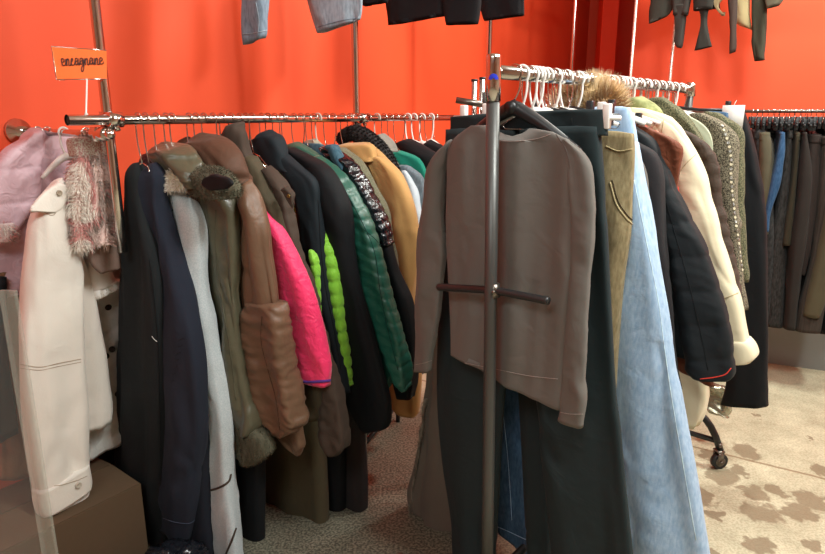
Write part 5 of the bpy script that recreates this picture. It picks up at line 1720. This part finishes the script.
for i, (lab, cat, c_, prs) in enumerate(TOPS):
    x_ = (prs[0][1][0][0] + prs[0][1][0][2]) / 2
    s_ = UB.s_at(x_, -90)
    P_ = UB.pt(s_)
    t_ = thing({'top': 'knit_shirt', 'cardigan': 'knit_cardigan'}.get(cat, cat), lab, 'shirt' if cat == 'top' else cat, (P_.x, P_.y, 1.8))
    g = Ctx(t_, (P_.x, P_.y, 0), RWa)
    g.P = g.P + NW * (.05 * (i % 3))
    for (nm, pts) in prs:
        piece(g, nm, cloth_mat('highright_cloth_%d' % i, c_, .9), pts, T=.03, rows=30, cp=RW, fold=.006)
    hanger(UB, s_, cat + ' in ' + ['dark green', 'grey fringe', 'black flare', 'white and cream', 'beige fur trim', 'thin strap', 'pale beige', 'olive black', 'grey green', 'plain black'][i], 'wire', stem=.06, span=.05, drop=.03)

# ================================================================== left edge and floor items
cardboard = simple('brown_cardboard', S(86, 66, 46), .85)
bx = thing('cardboard_box', 'brown cardboard box on the floor under the cream coat', 'box', (-1.21, 1.79, 0))
c1 = floor_at(60, 640)
bxc = Vector((-1.21, 1.79, 0))
bm = bmesh.new()
hw, hd, hh = .27, .17, .15
for (o_, a_, hf) in ((D1 * hw, D1, (.003, hd, hh)), (-D1 * hw, D1, (.003, hd, hh)), (N1 * hd, D1, (hw, .003, hh)), (-N1 * hd, D1, (hw, .003, hh))):
    box(bm, bxc + o_ + Vector((0, 0, hh)), a_, hf)
box(bm, bxc + Vector((0, 0, .004)), D1, (hw, hd, .004))
obj('box_body', bm, cardboard, bx, smooth=False)
for sg_ in (-1, 1):
    bm = bmesh.new()
    zf = (Vector((0, 0, 1)) * .86 + N1 * .5 * sg_).normalized()
    for k in range(1):
        e = bxc + N1 * (hd * sg_) + Vector((0, 0, 2 * hh))
        vs = [e - D1 * hw, e + D1 * hw, e + D1 * hw - N1 * ((hd - .003) * sg_) + Vector((0, 0, .012)), e - D1 * hw - N1 * ((hd - .003) * sg_) + Vector((0, 0, .012))]
        lo = [bm.verts.new(v) for v in vs]
        hi = [bm.verts.new(v + Vector((0, 0, .004))) for v in vs]
        bm.faces.new(lo[::-1])
        bm.faces.new(hi)
        for q in range(4):
            bm.faces.new((lo[q], lo[(q + 1) % 4], hi[(q + 1) % 4], hi[q]))
    obj('flap', bm, cardboard, bx, smooth=False)

# crumpled clear plastic bag by the box
bm = bmesh.new()
bmesh.ops.create_icosphere(bm, subdivisions=5, radius=1)
pc_ = Vector((-.93, 1.50, .10))
for v in bm.verts:
    n_v = v.co.normalized()
    d_ = abs(noise.noise(n_v * 3.0)) * .5 + abs(noise.noise(n_v * 8 + Vector((3, 1, 2)))) * .3
    v.co = Vector((n_v.x * .13, n_v.y * .11, n_v.z * .10)) * (1.15 - d_) + pc_
film = simple('clear_film', S(190, 190, 186), .12, alpha=.28)
tag(obj('plastic_bag', bm, film), 'crumpled clear plastic bag on the floor at the bottom left', 'bag')
bm = bmesh.new()
bmesh.ops.create_icosphere(bm, subdivisions=5, radius=1)
pc_ = floor_at(140, 560) + Vector((0, 0, .06))
pc_ = Vector((-.78, 1.78, .07))
for v in bm.verts:
    n_v = v.co.normalized()
    d_ = abs(noise.noise(n_v * 2.7 + Vector((5, 0, 1)))) * .5 + abs(noise.noise(n_v * 7)) * .35
    v.co = Vector((n_v.x * .12, n_v.y * .12, n_v.z * .07)) * (1.15 - d_) + pc_
tag(obj('black_bag', bm, simple('black_polythene', S(26, 28, 34), .2)), 'black polythene bag on the floor beneath the black coat', 'bag')

# clear partition panel at the left edge
glass, nt_, b_ = nodes('clear_partition')
b_.inputs['Base Color'].default_value = S(196, 200, 196)
b_.inputs['Roughness'].default_value = .08
b_.inputs['Alpha'].default_value = .08
gp = at(24, 420, 1.35)
gl_b = Vector((gp.x, gp.y, 0))
gl = thing('glass_partition', 'clear upright glass panel with pale edge strip at the left edge', 'partition', (gl_b.x, gl_b.y, 0))
gd = Vector((-1, .05, 0)).normalized()
bm = bmesh.new()
box(bm, gl_b + gd * .3 + Vector((0, 0, .58)), gd, (.3, .003, .58))
obj('pane', bm, glass, gl, smooth=False)
bm = bmesh.new()
box(bm, gl_b + Vector((0, 0, .58)) - gd * .01, gd, (.016, .005, .58))
m_, nt_, b_ = nodes('frosted_edge')
b_.inputs['Base Color'].default_value = S(176, 176, 164)
b_.inputs['Roughness'].default_value = .3
b_.inputs['Alpha'].default_value = .3
obj('edge_strip', bm, m_, gl, smooth=False)
# dark wooden strip and dark clothes low behind the pane
g = Ctx(thing('long_coat', 'tan leather coat hanging low behind the cream coat at the left edge', 'coat', RP.pt(.30)), RP.pt(.30), D1)
g.root.location.z = .3
g.P.z = 0
piece(g, 'body', cloth_mat('tan_brown_leather', S(128, 92, 66), .6, 'leather'), [(-10, 270, 30, 270), (-8, 350, 36, 350), (0, 420, 40, 430), (4, 470, 44, 480)], T=.03, rows=40, off=-.02)
piece(g, 'lining', m_pitch, [(-30, 280, 4, 280), (-30, 380, 10, 380), (-25, 440, 18, 440)], T=.03, rows=20, off=.02)
hanger(RP, .30, 'tan leather coat', 'wire', span=.16)
# dark hem in the gap between cream coat and black coat
g = Ctx(thing('long_skirt', 'black skirt hanging in the gap right of the cream coat', 'skirt', RP.pt(.36)), RP.pt(.36), D1)
g.root.location.z = .5
g.P.z = 0
piece(g, 'body', m_pitch, [(84, 300, 126, 300), (84, 400, 128, 400), (86, 460, 130, 470), (90, 474, 130, 484)], T=.03, rows=30, off=-.06)
hanger(RP, .36, 'black skirt by the cream coat', 'wire', span=.12)

# diagonal foot bar of the wall frame and a pale panel behind the long rail
fb = thing('shoe_rack', 'low dark metal frame with diagonal bars on the floor under the rail', 'rack', (0, 3.3, 0))
p1, p2 = at(362, 462, 2.9), at(398, 436, 3.25)
p1.z, p2.z = max(.05, p1.z), max(.1, p2.z)
bm = bmesh.new()
tube(bm, [p1, p2], .011, 10)
tube(bm, [p1 + Vector((0, 0, .03)), p2 + Vector((.0, 0, .035))], .006, 10)
tube(bm, [p2, Vector((p2.x, p2.y, 0.0))], .011, 10)
tube(bm, [p1, Vector((p1.x, p1.y, 0.0))], .011, 10)
obj('frame', bm, blackmetal, fb)
bm = bmesh.new()
pp_ = at(378, 418, 3.3)
box(bm, (pp_.x, pp_.y, .19), D1, (.13, .006, .12))
obj('panel', bm, cloth_mat('grey_board', S(128, 122, 108), .8), fb, smooth=False)
lp_ = at(366, 460, 2.55)
bm = bmesh.new()
tube(bm, [Vector((lp_.x, lp_.y, 0)), Vector((lp_.x, lp_.y, .8))], .006, 10)
tag(obj('thin_pole', bm, chrome), 'thin chrome leg beside the long black coat', 'pole')
